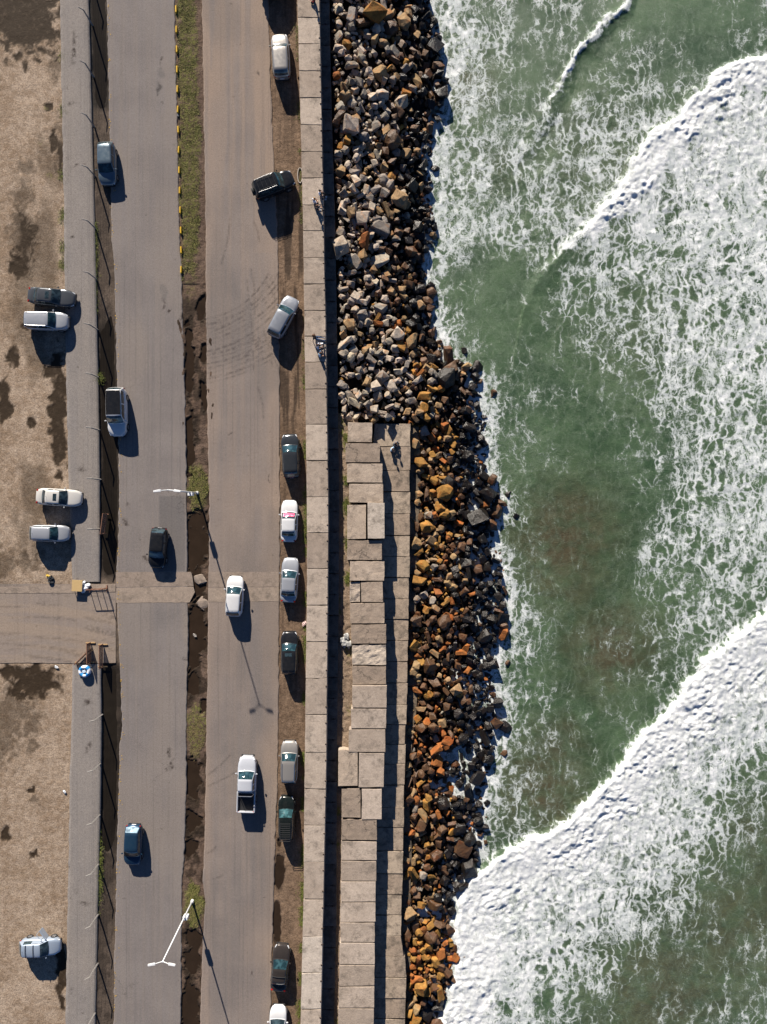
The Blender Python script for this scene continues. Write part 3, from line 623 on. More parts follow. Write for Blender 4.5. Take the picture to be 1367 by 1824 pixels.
lump = fbm(ru * .72, rv * 1.0, 4, 70, .52) + .0; lump2 = fbm(wX * 2.5 + 3, wY * 2.5, 3, 74)
lump = np.clip((lump - .5) * 2.2 + .5, 0, 1)
fr_ = smooth(0.90, 1.0, foam)
zz = zz + (0.28 * wht + 0.72 * fr_) * (0.22 * (lump - .4) * smooth(.35, .72, fbm(wX * .30, wY * .30, 3, 81)) + 0.19 * (lump2 - .4) * (.35 + .9 * smooth(.3, .7, fbm(wX * .45 + 9, wY * .45, 3, 83)))) + 0.06 * smooth(.3, .8, foam) * (lump2 - .4)
brown = np.zeros_like(wX)
for (cx, cy, a, r) in BROWN: brown = np.maximum(brown, a * np.exp(-((qx - cx) ** 2 + (qy - cy) ** 2) / (2.0 * r * r)))
far = np.clip((np.abs(wX) - 43) / 40, 0, 1); zz = zz * (1 - far)

b = MB('sea_water'); p = b.pos(); d = b.attr('foam')
rp = b.map(p, (1.0, 0.50, 1.0), R(-52))
w1 = b.vmath('SCALE', b.vmath('SUBTRACT', b.noise(p, 0.22, 3, 0.55, out='Color'), (.5, .5, .5)), 4.2)
w2 = b.vmath('SCALE', b.vmath('SUBTRACT', b.noise(p, 1.1, 5, 0.62, out='Color'), (.5, .5, .5)), 1.25)
q = b.vmath('ADD', rp, b.vmath('ADD', w1, w2))
e1 = b.vor(q, 1.05, 'DISTANCE_TO_EDGE'); e2 = b.vor(b.vmath('ADD', q, (31.0, 17.0, 0)), 2.5, 'DISTANCE_TO_EDGE'); e3 = b.vor(b.vmath('ADD', q, (5.0, 71.0, 0)), 5.6, 'DISTANCE_TO_EDGE')
n1 = b.noise(p, 0.45, 3, 0.6); n2 = b.noise(b.map(p, (1.0, 0.6, 1.0), R(-52)), 2.8, 5, 0.78); n3 = b.noise(p, 8.5, 3, 0.85)
gsel = b.noise(b.vmath('ADD', p, (50.0, 9.0, 0)), 0.30, 3, 0.6)          # which bubble size rules where
ea = b.math('SMOOTH_MIN', b.math('MULTIPLY', e1, 1.1), b.math('ADD', b.math('MULTIPLY', e2, 1.2), b.rng(gsel, .35, .62, .26, .02)), 0.07)
e = b.math('SMOOTH_MIN', ea, b.math('ADD', b.math('MULTIPLY', e3, 1.4), b.rng(gsel, .45, .72, .30, .05)), 0.05)
T = b.math('ADD', b.math('MULTIPLY_ADD', d, 0.58, -0.240), b.math('MULTIPLY', b.math('SUBTRACT', n1, .5), 0.50))
ns = b.noise(b.vmath('ADD', b.map(p, (1.0, 0.16, 1.0), R(-54)), b.vmath('SCALE', w1, 0.35)), 1.0, 4, 0.65)
T = b.math('ADD', T, b.math('MULTIPLY', b.math('SUBTRACT', ns, .5), 0.46))
T = b.math('ADD', T, b.math('MULTIPLY', b.math('SUBTRACT', n2, .5), 0.42))
T = b.math('ADD', T, b.math('MULTIPLY', b.math('SUBTRACT', n3, .5), 0.22))
df = b.math('SUBTRACT', T, e)
mask = b.rng(df, -0.05, 0.15); veil = b.rng(df, -0.34, 0.12)
ds = b.math('ADD', d, b.math('MULTIPLY', b.math('SUBTRACT', n2, .5), 0.34))
solid = b.rng(ds, 0.84, 1.04)
mask = b.math('MAXIMUM', mask, solid)
spk = b.math('MULTIPLY', b.rng(b.noise(p, 5.5, 4, 0.85), 0.655, 0.72), b.rng(d, 0.05, 0.25)); mask = b.math('MAXIMUM', mask, b.math('MULTIPLY', spk, 0.8))
tint = b.noise(p, 0.14, 4, 0.6)
wat = b.mix(b.rng(tint, 0.35, 0.65), (0.031, 0.062, 0.032), (0.066, 0.110, 0.058))
wat = b.mix(b.math('MULTIPLY', b.attr('brown'), b.rng(b.noise(p, .5, 4), .3, .6, .4, .95)), wat, (0.070, 0.058, 0.034))
wat = b.mix(b.math('MULTIPLY', veil, 0.50), wat, (0.130, 0.170, 0.120))
strk = b.noise(b.vmath('ADD', b.map(p, (1.0, 0.40, 1), R(-52)), b.vmath('SCALE', w2, 0.5)), 1.15, 6, 0.78, 0.5)
top = b.math('MULTIPLY', b.math('MAXIMUM', b.rng(df, 0.02, 0.34), solid), b.math('MAXIMUM', b.rng(strk, 0.36, 0.62), b.rng(d, .93, 1.0, 0.0, .62)))
fo = b.mix(top, (0.43, 0.47, 0.465), (0.76, 0.77, 0.775))
base = b.mix(mask, wat, fo)
h = b.math('ADD', b.math('MULTIPLY', n2, 0.07), b.math('MULTIPLY', n3, 0.075))
M_SEA = b.done(base, b.rng(mask, 0, 1, 0.16, 0.9), b.bump(h, 0.9, 1.0), IOR=1.33)
keep = (wX[:-1, :-1] > -9.5)
tag(obj('sea', grid_mesh('sea', wX, wY, Z_SEA + zz, {'foam': foam, 'brown': brown}), M_SEA), kind='structure')

# ------------------------------------------------------------------ boulder slope
XLu = poly([(-200, 583), (0, 590), (400, 599), (700, 604), (752, 606)], -1.5); XLs = poly([(py, px + 1) for py, px in ST_R], -2.4)
Yb = P(0, 750, -2).y
def slope_lr(y):
    k = smooth(Yb - 0.3, Yb + 0.3, y)
    return XLs(y) * (1 - k) + XLu(y) * k, WLf(y) + 0.2
def mound(x, y):
    l, r_ = slope_lr(y); k = smooth(Yb - 0.3, Yb + 0.3, y)
    t = (x - l) / np.maximum(r_ - l, 1.5)
    zl = -3.15 * (1 - k) - 1.15 * k
    tt = np.clip(t, 0, 2)
    pool = np.clip(blobs(PX(x, -4), PY(y, -4), [(810, 1345, 46, 22), (805, 1400, 46, 22), (765, 1622, 30, 14), (775, 1805, 40, 22)], .6, 16, 7) * 2.2, 0, 1)
    zb_ = zl + (-3.93 - zl) * (0.35 * tt + 0.65 * tt ** 1.6)
    return zb_ + (np.minimum(zb_, -4.25) - zb_) * pool
bx_ = np.arange(-6.2, 14.5, 0.2); by_ = np.arange(-58, 58, 0.2); bX, bY = np.meshgrid(bx_, by_)
bZ = np.clip(mound(bX, bY), -6.5, 0) - 0.42 + 0.5 * (fbm(bX * 1.2, bY * 1.2, 3, 5) - .5)
l_, r__ = slope_lr(bY); bZ = np.where(bX < l_ - 0.25, np.minimum(bZ, -3.9), bZ)
M_BED = mat_earth('rock_bed', (0.030, 0.024, 0.019), (0.016, 0.013, 0.011), (0.01, 0.008, 0.007), 5.0, 0.2)  # near-black bed colour stands in for shade in the gaps between boulders
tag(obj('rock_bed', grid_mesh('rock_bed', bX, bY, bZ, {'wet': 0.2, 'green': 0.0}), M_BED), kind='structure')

def mat_rock(name, colsock):
    b = MB(name); p = b.pos(); c = colsock(b)
    n = b.noise(p, 2.2, 6, 0.7); f = b.noise(p, 14.0, 4, 0.75); st = b.noise(b.map(p, (1, 1, 3)), 1.2, 4, 0.6)
    col = b.mix(1.0, c, b.math('ADD', b.rng(n, 0.25, 0.75, 0.62, 1.32), b.math('MULTIPLY', b.math('SUBTRACT', f, 0.5), 0.75)), 'MULTIPLY')
    rust = b.math('MULTIPLY', b.rng(st, 0.52, 0.66), 0.6)
    col = b.mix(rust, col, b.mix(1.0, c, (1.25, 0.72, 0.38), 'MULTIPLY'))
    col = b.mix(b.math('MULTIPLY', b.rng(b.noise(p, 3.4, 5, 0.8), 0.60, 0.72), 0.5), col, b.mix(1.0, c, (0.35, 0.33, 0.32), 'MULTIPLY'))
    lum = b.n('ShaderNodeRGBToBW'); b.put(lum.inputs[0], c)
    return b.done(col, b.rng(lum.outputs[0], 0.02, 0.10, 0.28, 0.92), b.bump(b.math('ADD', b.math('MULTIPLY', n, 1.0), b.math('MULTIPLY', f, 0.35)), 0.9, 0.10))
M_ROCK = mat_rock('boulder_rock', lambda b: b.ocol())
M_ROCKS = mat_rock('small_rock', lambda b: b.attr('tint', 'Color'))
SHAPES = ['blocky', 'wedge-shaped', 'rounded', 'flat', 'elongated']
def rock_proto(kind, seed):
    rs = np.random.RandomState(seed); pts = []
    dims = {'blocky': (1, .86, .8), 'wedge-shaped': (1, .78, .72), 'rounded': (1, .88, .78), 'flat': (1, .82, .42), 'elongated': (1.25, .58, .58)}[kind]
    for sx in (-1, 1):
        for sy in (-1, 1):
            for sz_ in (-1, 1):
                q = np.array([sx, sy, sz_]) * .68 + rs.uniform(-.30, .30, 3)
                if kind == 'wedge-shaped' and sz_ > 0: q[0] = q[0] * .35 + .2 * rs.uniform(-1, 1)
                pts.append(q)
    for k in range(26 if kind == 'rounded' else 9):
        v = rs.normal(size=3); v /= np.linalg.norm(v); pts.append(v * rs.uniform(.9, 1.06))
    bm = bmesh.new()
    for q in pts: bm.verts.new(tuple(q * dims))
    r_ = bmesh.ops.convex_hull(bm, input=bm.verts[:])
    bmesh.ops.delete(bm, geom=[v for v in bm.verts if not v.link_faces], context='VERTS')
    bmesh.ops.dissolve_limit(bm, angle_limit=R(14), verts=bm.verts[:], edges=bm.edges[:])
    try: bmesh.ops.bevel(bm, geom=bm.edges[:], offset=0.035, segments=1, affect='EDGES', profile=0.6)
    except Exception: pass
    bmesh.ops.triangulate(bm, faces=bm.faces[:])
    bmesh.ops.subdivide_edges(bm, edges=[e for e in bm.edges if e.calc_length() > .35], cuts=1, use_grid_fill=True)
    bmesh.ops.triangulate(bm, faces=bm.faces[:])
    for q in bm.verts:
        c = q.co; k_ = float(vnoise(c.x * 2.6 + seed, c.y * 2.6 + c.z * 1.7, seed)) - .5; q.co = c * (1 + .16 * k_)
    me = bpy.data.meshes.new('boulder'); bm.normal_update(); bm.to_mesh(me); bm.free(); me.materials.append(M_ROCK)
    return me
PROTO = [(k, rock_proto(k, 40 + i * 7 + j)) for i, k in enumerate(SHAPES) for j in range(6)]

# scatter: big ones first, each keeping its own ground
rs = np.random.RandomState(11); ROCKS = []; cell = {}
def ok_place(x, y, r, f):
    cx, cy = int(x // 2), int(y // 2)
    for ix in range(cx - 1, cx + 2):
        for iy in range(cy - 1, cy + 2):
            for (a, c, q) in cell.get((ix, iy), ()):
                if (a - x) ** 2 + (c - y) ** 2 < (f * (q + r)) ** 2: return False
    return True
def ragged(y): return 0.9 * (float(fbm(y * .35, 1.0, 3, 88)) - .5) + .5 * math.sin(y * .9)
def scatter(n_try, rmin, rmax, f, limit, tmin=0.0, tmax=1.0):
    c = 0
    for _ in range(n_try):
        y = rs.uniform(-57, 57); l, r_ = slope_lr(np.array(y)); l = float(l); r_ = float(r_) + ragged(y) * .6
        t = rs.uniform(tmin, tmax) ; x = l + t * (r_ - l)
        up = y > Yb
        r = rmin + (rmax - rmin) * rs.beta(1.2, 2.2)
        if x - r * .55 < l: continue
        if not ok_place(x, y, r, f): continue
        if (1 - t) < 0.18 and not up and -24 < y < -27: continue
        ROCKS.append((x, y, r, t, up)); cell.setdefault((int(x // 2), int(y // 2)), []).append((x, y, r)); c += 1
        if c >= limit: break
scatter(2600, 0.66, 1.15, 0.62, 120)
scatter(14000, 0.36, 0.66, 0.55, 1150)
scatter(30000, 0.18, 0.36, 0.52, 2100)
for (a, c, r) in [(840, 1745, .5), (850, 1800, .55), (880, 1790, .5), (908, 1760, .35), (862, 1765, .3), (900, 1340, .45), (905, 1180, .4), (880, 700, .6), (825, 625, .5), (850, 655, .7), (905, 880, .5), (872, 1005, .6), (868, 1430, .5), (865, 1500, .4), (850, 1390, .5), (895, 1115, .7), (900, 1295, .8), (788, 150, .6), (776, 300, .5), (920, 920, .4)]:
    q = P(a, c, Z_SEA); ROCKS.append((q.x, q.y, r, 1.06, q.y > Yb))
PAL = {'pale grey': (0.305, 0.258, 0.212), 'grey': (0.19, 0.168, 0.145), 'tan': (0.21, 0.140, 0.074), 'ochre': (0.235, 0.122, 0.030), 'rust-orange': (0.220, 0.078, 0.020), 'brown': (0.078, 0.042, 0.022), 'black wet': (0.013, 0.011, 0.010)}
def pick(x, y, t, up):
    u = rs.rand(); yy = PY(y, -3)
    if up:
        if t < .5: opts = [('pale grey', .56), ('grey', .22), ('tan', .15), ('ochre', .025), ('rust-orange', .015), ('brown', .03)]
        elif t < .74: opts = [('pale grey', .06), ('grey', .16), ('tan', .28), ('ochre', .08), ('brown', .34), ('black wet', .08)] if yy < 560 else [('pale grey', .18), ('grey', .12), ('tan', .25), ('ochre', .2), ('rust-orange', .1), ('brown', .15)]
        else: opts = [('tan', .07), ('brown', .33), ('black wet', .60)]
    else:
        if t < .42: opts = [('tan', .28), ('ochre', .26), ('rust-orange', .10), ('brown', .30), ('grey', .06)]
        elif t < .62: opts = [('tan', .10), ('ochre', .15), ('rust-orange', .13), ('brown', .36), ('black wet', .26)]
        else: opts = [('rust-orange', .03), ('brown', .17), ('black wet', .80)]
        if 1100 < yy < 1480: opts = [(n, p_ * (1.6 if n in ('brown', 'black wet', 'rust-orange') else .55)) for n, p_ in opts]
        if 1640 < yy < 1780: opts = [('ochre', .34), ('rust-orange', .28), ('brown', .28), ('tan', .1)]
    if t > 1.0: opts = [('black wet', .7), ('brown', .3)]
    s_ = sum(p_ for _, p_ in opts); u *= s_
    for n, p_ in opts:
        u -= p_
        if u <= 0: return n
    return opts[-1][0]
LAND = [(-200, 150, 'abreast of the topmost car'), (150, 270, 'just above the black off-roader'), (270, 390, 'abreast of the black off-roader'), (390, 510, 'between the two seated groups'),
        (510, 620, 'abreast of the slanting silver estate'), (620, 690, 'below the curly-haired sitter'), (690, 760, 'just above the concrete platform'), (760, 850, 'beside the pair seated on the step'), (850, 950, 'level with the pale raised slab'),
        (950, 1050, 'level with the white car with pink sunshade'), (1050, 1130, 'level with the driveway'), (1130, 1220, 'level with the black car with sunroof'), (1220, 1320, 'level with the lamp shadow'), (1320, 1420, 'in the blue foam pools'),
        (1420, 1520, 'level with the dark green rack car'), (1520, 1620, 'beside the big breaker'), (1620, 1720, 'in the lowest rust-coloured heap'), (1720, 2100, 'near the bottom of the picture')]
order = sorted(range(len(ROCKS)), key=lambda i: -ROCKS[i][2] * (1.0 if abs(ROCKS[i][1]) < 51.5 else 0.1))
big = set(order[:300]); sv, sf, sc_ = [], [], []; used = {}; off = 0
for i in order:
    x, y, r, t, up = ROCKS[i]
    cname = pick(x, y, min(t, 1.2), up); col = np.array(PAL[cname]) * rs.uniform(.78, 1.2) * np.array([1, rs.uniform(.97, 1.02), rs.uniform(.92, 1.02)])
    kind, me = PROTO[rs.randint(len(PROTO))]
    z = float(mound(np.array(x), np.array(y))) + (r * rs.uniform(.0, .55) if r > .42 else -0.20 + r * rs.uniform(-.1, .3)) + (0.12 if up and t < .6 else 0)
    if t > 1.0: z = Z_SEA - .12
    rot = Matrix.Rotation(rs.uniform(0, 6.28), 4, 'Z') @ Matrix.Rotation(rs.normal(0, .35), 4, 'X') @ Matrix.Rotation(rs.normal(0, .35), 4, 'Y')
    sc3 = r * np.array([rs.uniform(.85, 1.15), rs.uniform(.85, 1.15), rs.uniform(.85, 1.2)])
    if i in big:
        o = bpy.data.objects.new('boulder', me); COL.objects.link(o)
        o.matrix_world = Matrix.Translation((x, y, z)) @ rot @ Matrix.Diagonal((*sc3, 1)); o.color = (*col, 1)
        yy = PY(y, -3); ln = next(n for a, c, n in LAND if a <= yy < c)
        cr_ = 'against the wall' if t < .22 else 'high on the slope' if t < .5 else 'low on the slope' if t < .8 else 'at the waterline'
        sz_ = 'huge' if r > .85 else 'large' if r > .58 else 'mid-sized'
        lab = f'{sz_} {cname} {kind} boulder {cr_} {ln}'.replace('white car with pink sunshade', 'pink-sunshade car')
        used.setdefault(lab, []).append(o)
        tag(o, lab, 'boulder', 'boulders heaped along the sea wall')
    else:
        n = len(me.vertices); co = np.empty(n * 3, np.float32); me.vertices.foreach_get('co', co)
        m = np.array(rot.to_3x3()) @ np.diag(sc3); v = co.reshape(-1, 3) @ m.T + np.array([x, y, z])
        sv.append(v); sf += [tuple(off + k for k in p_.vertices) for p_ in me.polygons]; sc_.append(np.repeat([[*col, 1]], n, 0)); off += n
for lab, os_ in used.items():
    if len(os_) > 1:
        os_.sort(key=lambda o: -o.matrix_world.translation.y)
        for o, w_ in zip(os_, {2: ('upper', 'lower'), 3: ('upper', 'middle', 'lower')}.get(len(os_), ('topmost', 'second', 'third', 'fourth', 'fifth', 'sixth', 'seventh'))): o['label'] = (w_ + ' ' + lab).replace(' on the slope', ' up' if 'high on' in lab else ' down') if len((w_ + ' ' + lab).split()) > 16 else w_ + ' ' + lab
me = bpy.data.meshes.new('loose_rocks'); me.from_pydata(np.concatenate(sv).tolist(), [], sf); me.update()
ca = me.color_attributes.new('tint', 'FLOAT_COLOR', 'POINT'); ca.data.foreach_set('color', np.concatenate(sc_).astype(np.float32).ravel())
tag(obj('loose_rocks', me, M_ROCKS), 'smaller loose rocks filling the gaps between the boulders', 'rocks', kind='stuff')
# ------------------------------------------------------------------ cars
def paint(name, col, metal=0.0, rough=0.35):
    if name in _flat: return _flat[name]
    b = MB('paint_' + name); n = b.noise(b.oco(), 3.0, 5, 0.7)
    dust = b.math('MULTIPLY', b.rng(n, 0.35, 0.8), 0.04 if max(col) < .1 else 0.12)
    base = b.mix(dust, col, (0.22, 0.18, 0.15))
    _flat[name] = b.done(base, b.rng(n, 0.3, 0.7, rough if max(col) > .1 else .14, (rough if max(col) > .1 else .1) + 0.12), Metallic=metal, Coat_Weight=0.9 if max(col) > .1 else 0.2, Coat_Roughness=0.03, Specular_IOR_Level=.4 if max(col) > .1 else .2); return _flat[name]
def glass(name, col=(0.012, 0.020, 0.024)):
    if name in _flat: return _flat[name]
    b = MB(name); n = b.noise(b.oco(), 2.2, 3, 0.6)
    _flat[name] = b.done(b.mix(b.rng(n, .42, .62), col, tuple(c * 2.6 + 0.003 for c in col)), 0.06, IOR=1.5, Specular_IOR_Level=0.6); return _flat[name]
M_GLASS = glass('car_glass'); M_GLASS_T = glass('car_glass_teal', (0.008, 0.021, 0.025))
M_TYRE = flat('tyre_rubber', (0.018, 0.018, 0.019), 0.85); M_RIM = flat('wheel_rim', (0.35, 0.36, 0.37), 0.35, Metallic=0.8)
M_TRIM = flat('black_trim', (0.018, 0.018, 0.02), 0.6); M_LAMP = flat('headlight_lens', (0.55, 0.57, 0.60), 0.12); M_TAIL = flat('taillight_lens', (0.30, 0.012, 0.012), 0.2)
M_PLATE = flat('number_plate', (0.60, 0.61, 0.62), 0.5); M_CHROME = flat('bare_metal', (0.55, 0.55, 0.55), 0.3, Metallic=0.9)
KINDS = {  # windscreen base/top, rear glass top/base as fractions of the length from the middle
    'hatch':  dict(L=4.0, W=1.74, H=1.48, xf0=.235, xf1=.045, xr1=-.36, xr0=-.475, belt=.94, h0=.66, h1=.92, t0=.90, t1=.72),
    'sedan':  dict(L=4.45, W=1.75, H=1.44, xf0=.205, xf1=.03, xr1=-.225, xr0=-.365, belt=.93, h0=.66, h1=.90, t0=.97, t1=.86),
    'wagon':  dict(L=4.3, W=1.76, H=1.52, xf0=.225, xf1=.05, xr1=-.41, xr0=-.485, belt=.95, h0=.68, h1=.93, t0=.92, t1=.74),
    'suv':    dict(L=4.5, W=1.84, H=1.70, xf0=.235, xf1=.085, xr1=-.42, xr0=-.485, belt=1.06, h0=.82, h1=1.03, t0=1.0, t1=.80),
    'pickup': dict(L=5.4, W=1.84, H=1.78, xf0=.245, xf1=.125, xr1=-.075, xr0=-.105, belt=1.10, h0=.92, h1=1.07, t0=1.0, t1=1.0)}
def gridobj(name, pts, mat, parent, thick=0.0):
    """pts[j][i] -> smooth quad patch"""
    nj, ni = len(pts), len(pts[0]); vs = [tuple(q) for row in pts for q in row]
    fs = [(j * ni + i, j * ni + i + 1, (j + 1) * ni + i + 1, (j + 1) * ni + i) for j in range(nj - 1) for i in range(ni - 1)]
    me = bpy.data.meshes.new(name); me.from_pydata(vs, [], fs); me.update()
    bm = bmesh.new(); bm.from_mesh(me); bmesh.ops.recalc_face_normals(bm, faces=bm.faces)
    if sum(f.normal.z for f in bm.faces) < 0: bmesh.ops.reverse_faces(bm, faces=bm.faces)
    bm.to_mesh(me); bm.free()
    return obj(name, me, mat, parent, True)
_wheel = {}
def wheel(parent, x, y, r, w_):
    key = (round(r, 2), round(w_, 2))
    if key not in _wheel:
        bm = bmesh.new(); pr = [(r * .62, -w_ / 2), (r * .93, -w_ / 2), (r, -w_ * .32), (r, w_ * .32), (r * .93, w_ / 2), (r * .62, w_ / 2)]
        rings = [[bm.verts.new((a * math.cos(t), d_, a * math.sin(t))) for t in np.linspace(0, 2 * math.pi, 21)[:-1]] for a, d_ in pr]
        for a, c in zip(rings[:-1], rings[1:]):
            for k in range(20): bm.faces.new((a[k], a[(k + 1) % 20], c[(k + 1) % 20], c[k]))
        bmesh.ops.recalc_face_normals(bm, faces=bm.faces); t_me = bpy.data.meshes.new('tyre'); bm.to_mesh(t_me); bm.free(); t_me.materials.append(M_TYRE)
        bm = bmesh.new(); tube(bm, (0, -w_ * .40, 0), (0, w_ * .40, 0), r * .63, r * .63, 18)
        for k in range(5):
            a = k * 2 * math.pi / 5
            for s in (-1, 1): bx(bm, (math.cos(a) * r * .33, s * w_ * .41, math.sin(a) * r * .33), (r * .5, .02, r * .14), Matrix.Rotation(-a, 4, 'Y'))
        r_me = bpy.data.meshes.new('rim'); bm.to_mesh(r_me); bm.free(); r_me.materials.append(M_RIM); _wheel[key] = (t_me, r_me)
    t_me, r_me = _wheel[key]
    o = empty('wheel', (x, y, r), 0, parent)
    obj('tyre', t_me, None, o); obj('rim', r_me, None, o)
def boxpart(name, c, s, mat, parent, rot=None, bev=0.02):
    bm = bmesh.new(); bx(bm, (0, 0, 0), s, rot)
    if bev: bmesh.ops.bevel(bm, geom=bm.edges[:], offset=min(bev, min(s) * .35), segments=2, affect='EDGES')
    o = obj(name, bm, mat, parent, False, c); return o
CARS = 0
def car(name, label, cat, px, py, head, kind, mat, L=None, W=None, roofmat=None, glassmat=None, rails=None, sunroof=None, bars=None, door=False, rearbox=False, spare=False, rack=None, shade=False, zoff=0.0, hatchglass=None, H_=None):
    global CARS; CARS += 1
    k = dict(KINDS[kind]); sc = (L / k['L']) if L else 1.0
    if L: k['L'] = L
    if W: k['W'] = W
    if H_: k['H'] = H_
    L_, W2, Hh, zb = k['L'], k['W'] / 2, k['H'], k['belt']
    root = empty(name, P(px, py, .75).to_2d().to_3d() + Vector((0, 0, zoff)), R(head)); tag(root, label, cat, 'cars on the road, shoulder and lot')
    X = lambda f: f * L_
    rear = -.5 if kind != 'pickup' else -.125
    # body shell: stations along the length
    st = sorted(set([-.5, -.492, -.475, -.44, -.40, -.36, -.31, -.22, -.1, 0.0, .1, .17, .205, .235, .27, .32, .37, .41, .445, .475, .492, .5]))
    st = [s for s in st if s >= rear - 1e-6]
    if kind == 'pickup': st = [rear] + [s for s in st if s > rear + .01]
    rows = []
    for f in st:
        fw = max(0, f); bk = max(0, -f)
        wf = 1 - .06 * (fw / .5) ** 2 - .46 * max(0, (fw - .30) / .20) ** 2.8 - (.34 * max(0, (bk - .34) / .16) ** 2.8 + .055 * (bk / .5) ** 2 if kind != 'pickup' else 0)
        w_ = W2 * wf
        if f >= k['xf0']:
            u = (f - k['xf0']) / (.5 - k['xf0']); zt = k['h1'] + (k['h0'] - k['h1']) * (u ** 2.2); zt -= .10 * max(0, (u - .93) / .07) ** 2
        elif f <= k['xr0']:
            u = (k['xr0'] - f) / (.5 + k['xr0'] + 1e-6); zt = k['t0'] + (k['t1'] - k['t0']) * u ** 2.0
        else: zt = zb
        zs = min(zt, zb) - .05
        zlow = .20 + .10 * max(0, (abs(f) - .42) / .08)
        rows.append([(X(f), 0, zlow), (X(f), w_ * .82, zlow), (X(f), w_ * .965, zlow + .10), (X(f), w_, .48), (X(f), w_ * .992, (zs + .55) / 2), (X(f), w_ * .965, zs - .03), (X(f), w_ * .90, zs + .03), (X(f), w_ * .62, zt), (X(f), 0, zt + .025)])
    full = [[(a, c, d_) for a, c, d_ in r_] + [(a, -c, d_) for a, c, d_ in r_[-2:0:-1]] for r_ in rows]
    n = len(full[0]); vs = [q for r_ in full for q in r_]
    fs = [(j * n + i, j * n + (i + 1) % n, (j + 1) * n + (i + 1) % n, (j + 1) * n + i) for j in range(len(full) - 1) for i in range(n)]
    fs += [tuple(range(n)), tuple((len(full) - 1) * n + i for i in range(n))]
    me = bpy.data.meshes.new('body'); me.from_pydata(vs, [], fs); bm = bmesh.new(); bm.from_mesh(me); bmesh.ops.recalc_face_normals(bm, faces=bm.faces); bm.to_mesh(me); bm.free()
    obj('body', me, mat, root, True)
    # cabin surface
    wb, wt = W2 * .915, W2 * (.74 if kind != 'suv' else .79)
    ze1 = Hh - .07
    def rise(f):
        if f >= k['xf1']: return 1 - smooth(0, 1, (f - k['xf1']) / (k['xf0'] - k['xf1'])) * .25 - .75 * (f - k['xf1']) / (k['xf0'] - k['xf1'])
        if f <= k['xr1']: return 1 - .75 * (k['xr1'] - f) / (k['xr1'] - k['xr0']) - .25 * smooth(0, 1, (k['xr1'] - f) / (k['xr1'] - k['xr0']))
        return 1.0
    def surf(f, v, off=0.0):
        r_ = float(np.clip(rise(f), 0, 1)); a = abs(v); sg = 1 if v >= 0 else -1
        base_z = zb - .035; ze = base_z + r_ * (ze1 - base_z); we = wb * .975 + (wt - wb * .975) * r_
        tp = 1 - .11 * ((f + .04) / .45) ** 2 if kind != 'pickup' else 1 - .04 * (f / .3) ** 2
        arch = .055 * r_ + .01 - .03 * ((f - .5 * (k['xf1'] + k['xr1'])) / .35) ** 2 * (r_ > .99)
        if a <= .62: y = we * (a / .62); z = ze + arch * (1 - (a / .62) ** 2.4)
        else: t = (a - .62) / .38; y = we + (wb - we) * t + .02 * math.sin(math.pi * t); z = ze + (base_z - .02 - ze) * t
        y *= tp
        cx = .12 * (1 - (y / wb) ** 2); dxx = cx * (1 if f > k['xf1'] else 0) * min(1, (f - k['xf1']) / .03) if f > k['xf1'] else (-cx * .7 * min(1, (k['xr1'] - f) / .03) if f < k['xr1'] else 0)
        return Vector((X(f) + dxx, sg * y, z))
    def surfn(f, v, off):
        e_ = 1e-3; p0 = surf(f, v); a = surf(f + e_, v) - p0; c = surf(f, v + e_) - p0; nn = a.cross(c)
        if nn.length < 1e-12: nn = Vector((0, 0, 1))
        nn.normalize()
        if nn.z < 0: nn = -nn
        return p0 + nn * off
    fr = sorted(set(list(np.linspace(k['xr0'], k['xr1'], 6)) + list(np.linspace(k['xr1'], k['xf1'], 8)) + list(np.linspace(k['xf1'], k['xf0'], 7))))
    vv = list(np.linspace(-1, -.62, 4)) + list(np.linspace(-.62, .62, 11))[1:-1] + list(np.linspace(.62, 1, 4))
    gridobj('cabin', [[surf(f, v) for v in vv] for f in fr], mat, root)
    if roofmat is not None:
        gridobj('roof', [[surfn(f, v, .006) for v in np.linspace(-.6, .6, 9)] for f in np.linspace(k['xr1'] + .005, k['xf1'] - .004, 8)], roofmat, root)
    g = glassmat or M_GLASS
    fw_ = k['xf0'] - k['xf1']; rw_ = k['xr1'] - k['xr0']
    ws = gridobj('windscreen', [[surfn(f, v * (.60 if j < 7 else .62), .008) for v in np.linspace(-1, 1, 9)] for j, f in enumerate(np.linspace(k['xf1'] + .10 * fw_, k['xf0'] - .10 * fw_, 8))], g, root)
    for s in (-.45, .05):   # wipers
        bm = bmesh.new(); tube(bm, surfn(k['xf0'] - .12 * fw_, s, .015), surfn(k['xf0'] - .30 * fw_, s + .42, .02), .008, .006, 5); obj('wiper', bm, M_TRIM, root)
    gridobj('rear_window', [[surfn(f, v * .58, .008) for v in np.linspace(-1, 1, 9)] for f in np.linspace(k['xr0'] + .16 * rw_, k['xr1'] - .12 * rw_, 6)], hatchglass or M_GLASS, root)
    mid = (k['xf1'] * .55 + k['xr1'] * .45)
    for s in (-1, 1):
        fa, fb = k['xf1'] + .50 * fw_, mid + .012
        if not (door and s > 0): gridobj('side_window', [[surfn(f, s * (.66 + (.93 - .66) * t) if f < k['xf1'] else s * (max(.66, .66 + .10 * (f - k['xf1']) / fw_) * (1 - t) + .93 * t), .006) for t in np.linspace(0, 1, 4)] for f in np.linspace(fb, fa, 7)], M_GLASS, root)
        if kind != 'pickup' or True:
            gridobj('side_window', [[surfn(f, s * (.66 + (.93 - .66) * t), .006) for t in np.linspace(0, 1, 4)] for f in np.linspace(k['xr1'] + .012, mid - .012, 6)], M_GLASS, root)
        m_ = boxpart('mirror', (X(k['xf1'] + .68 * fw_), s * (W2 + .075), zb + .06), (.13, .20, .13), mat, root, bev=.04)
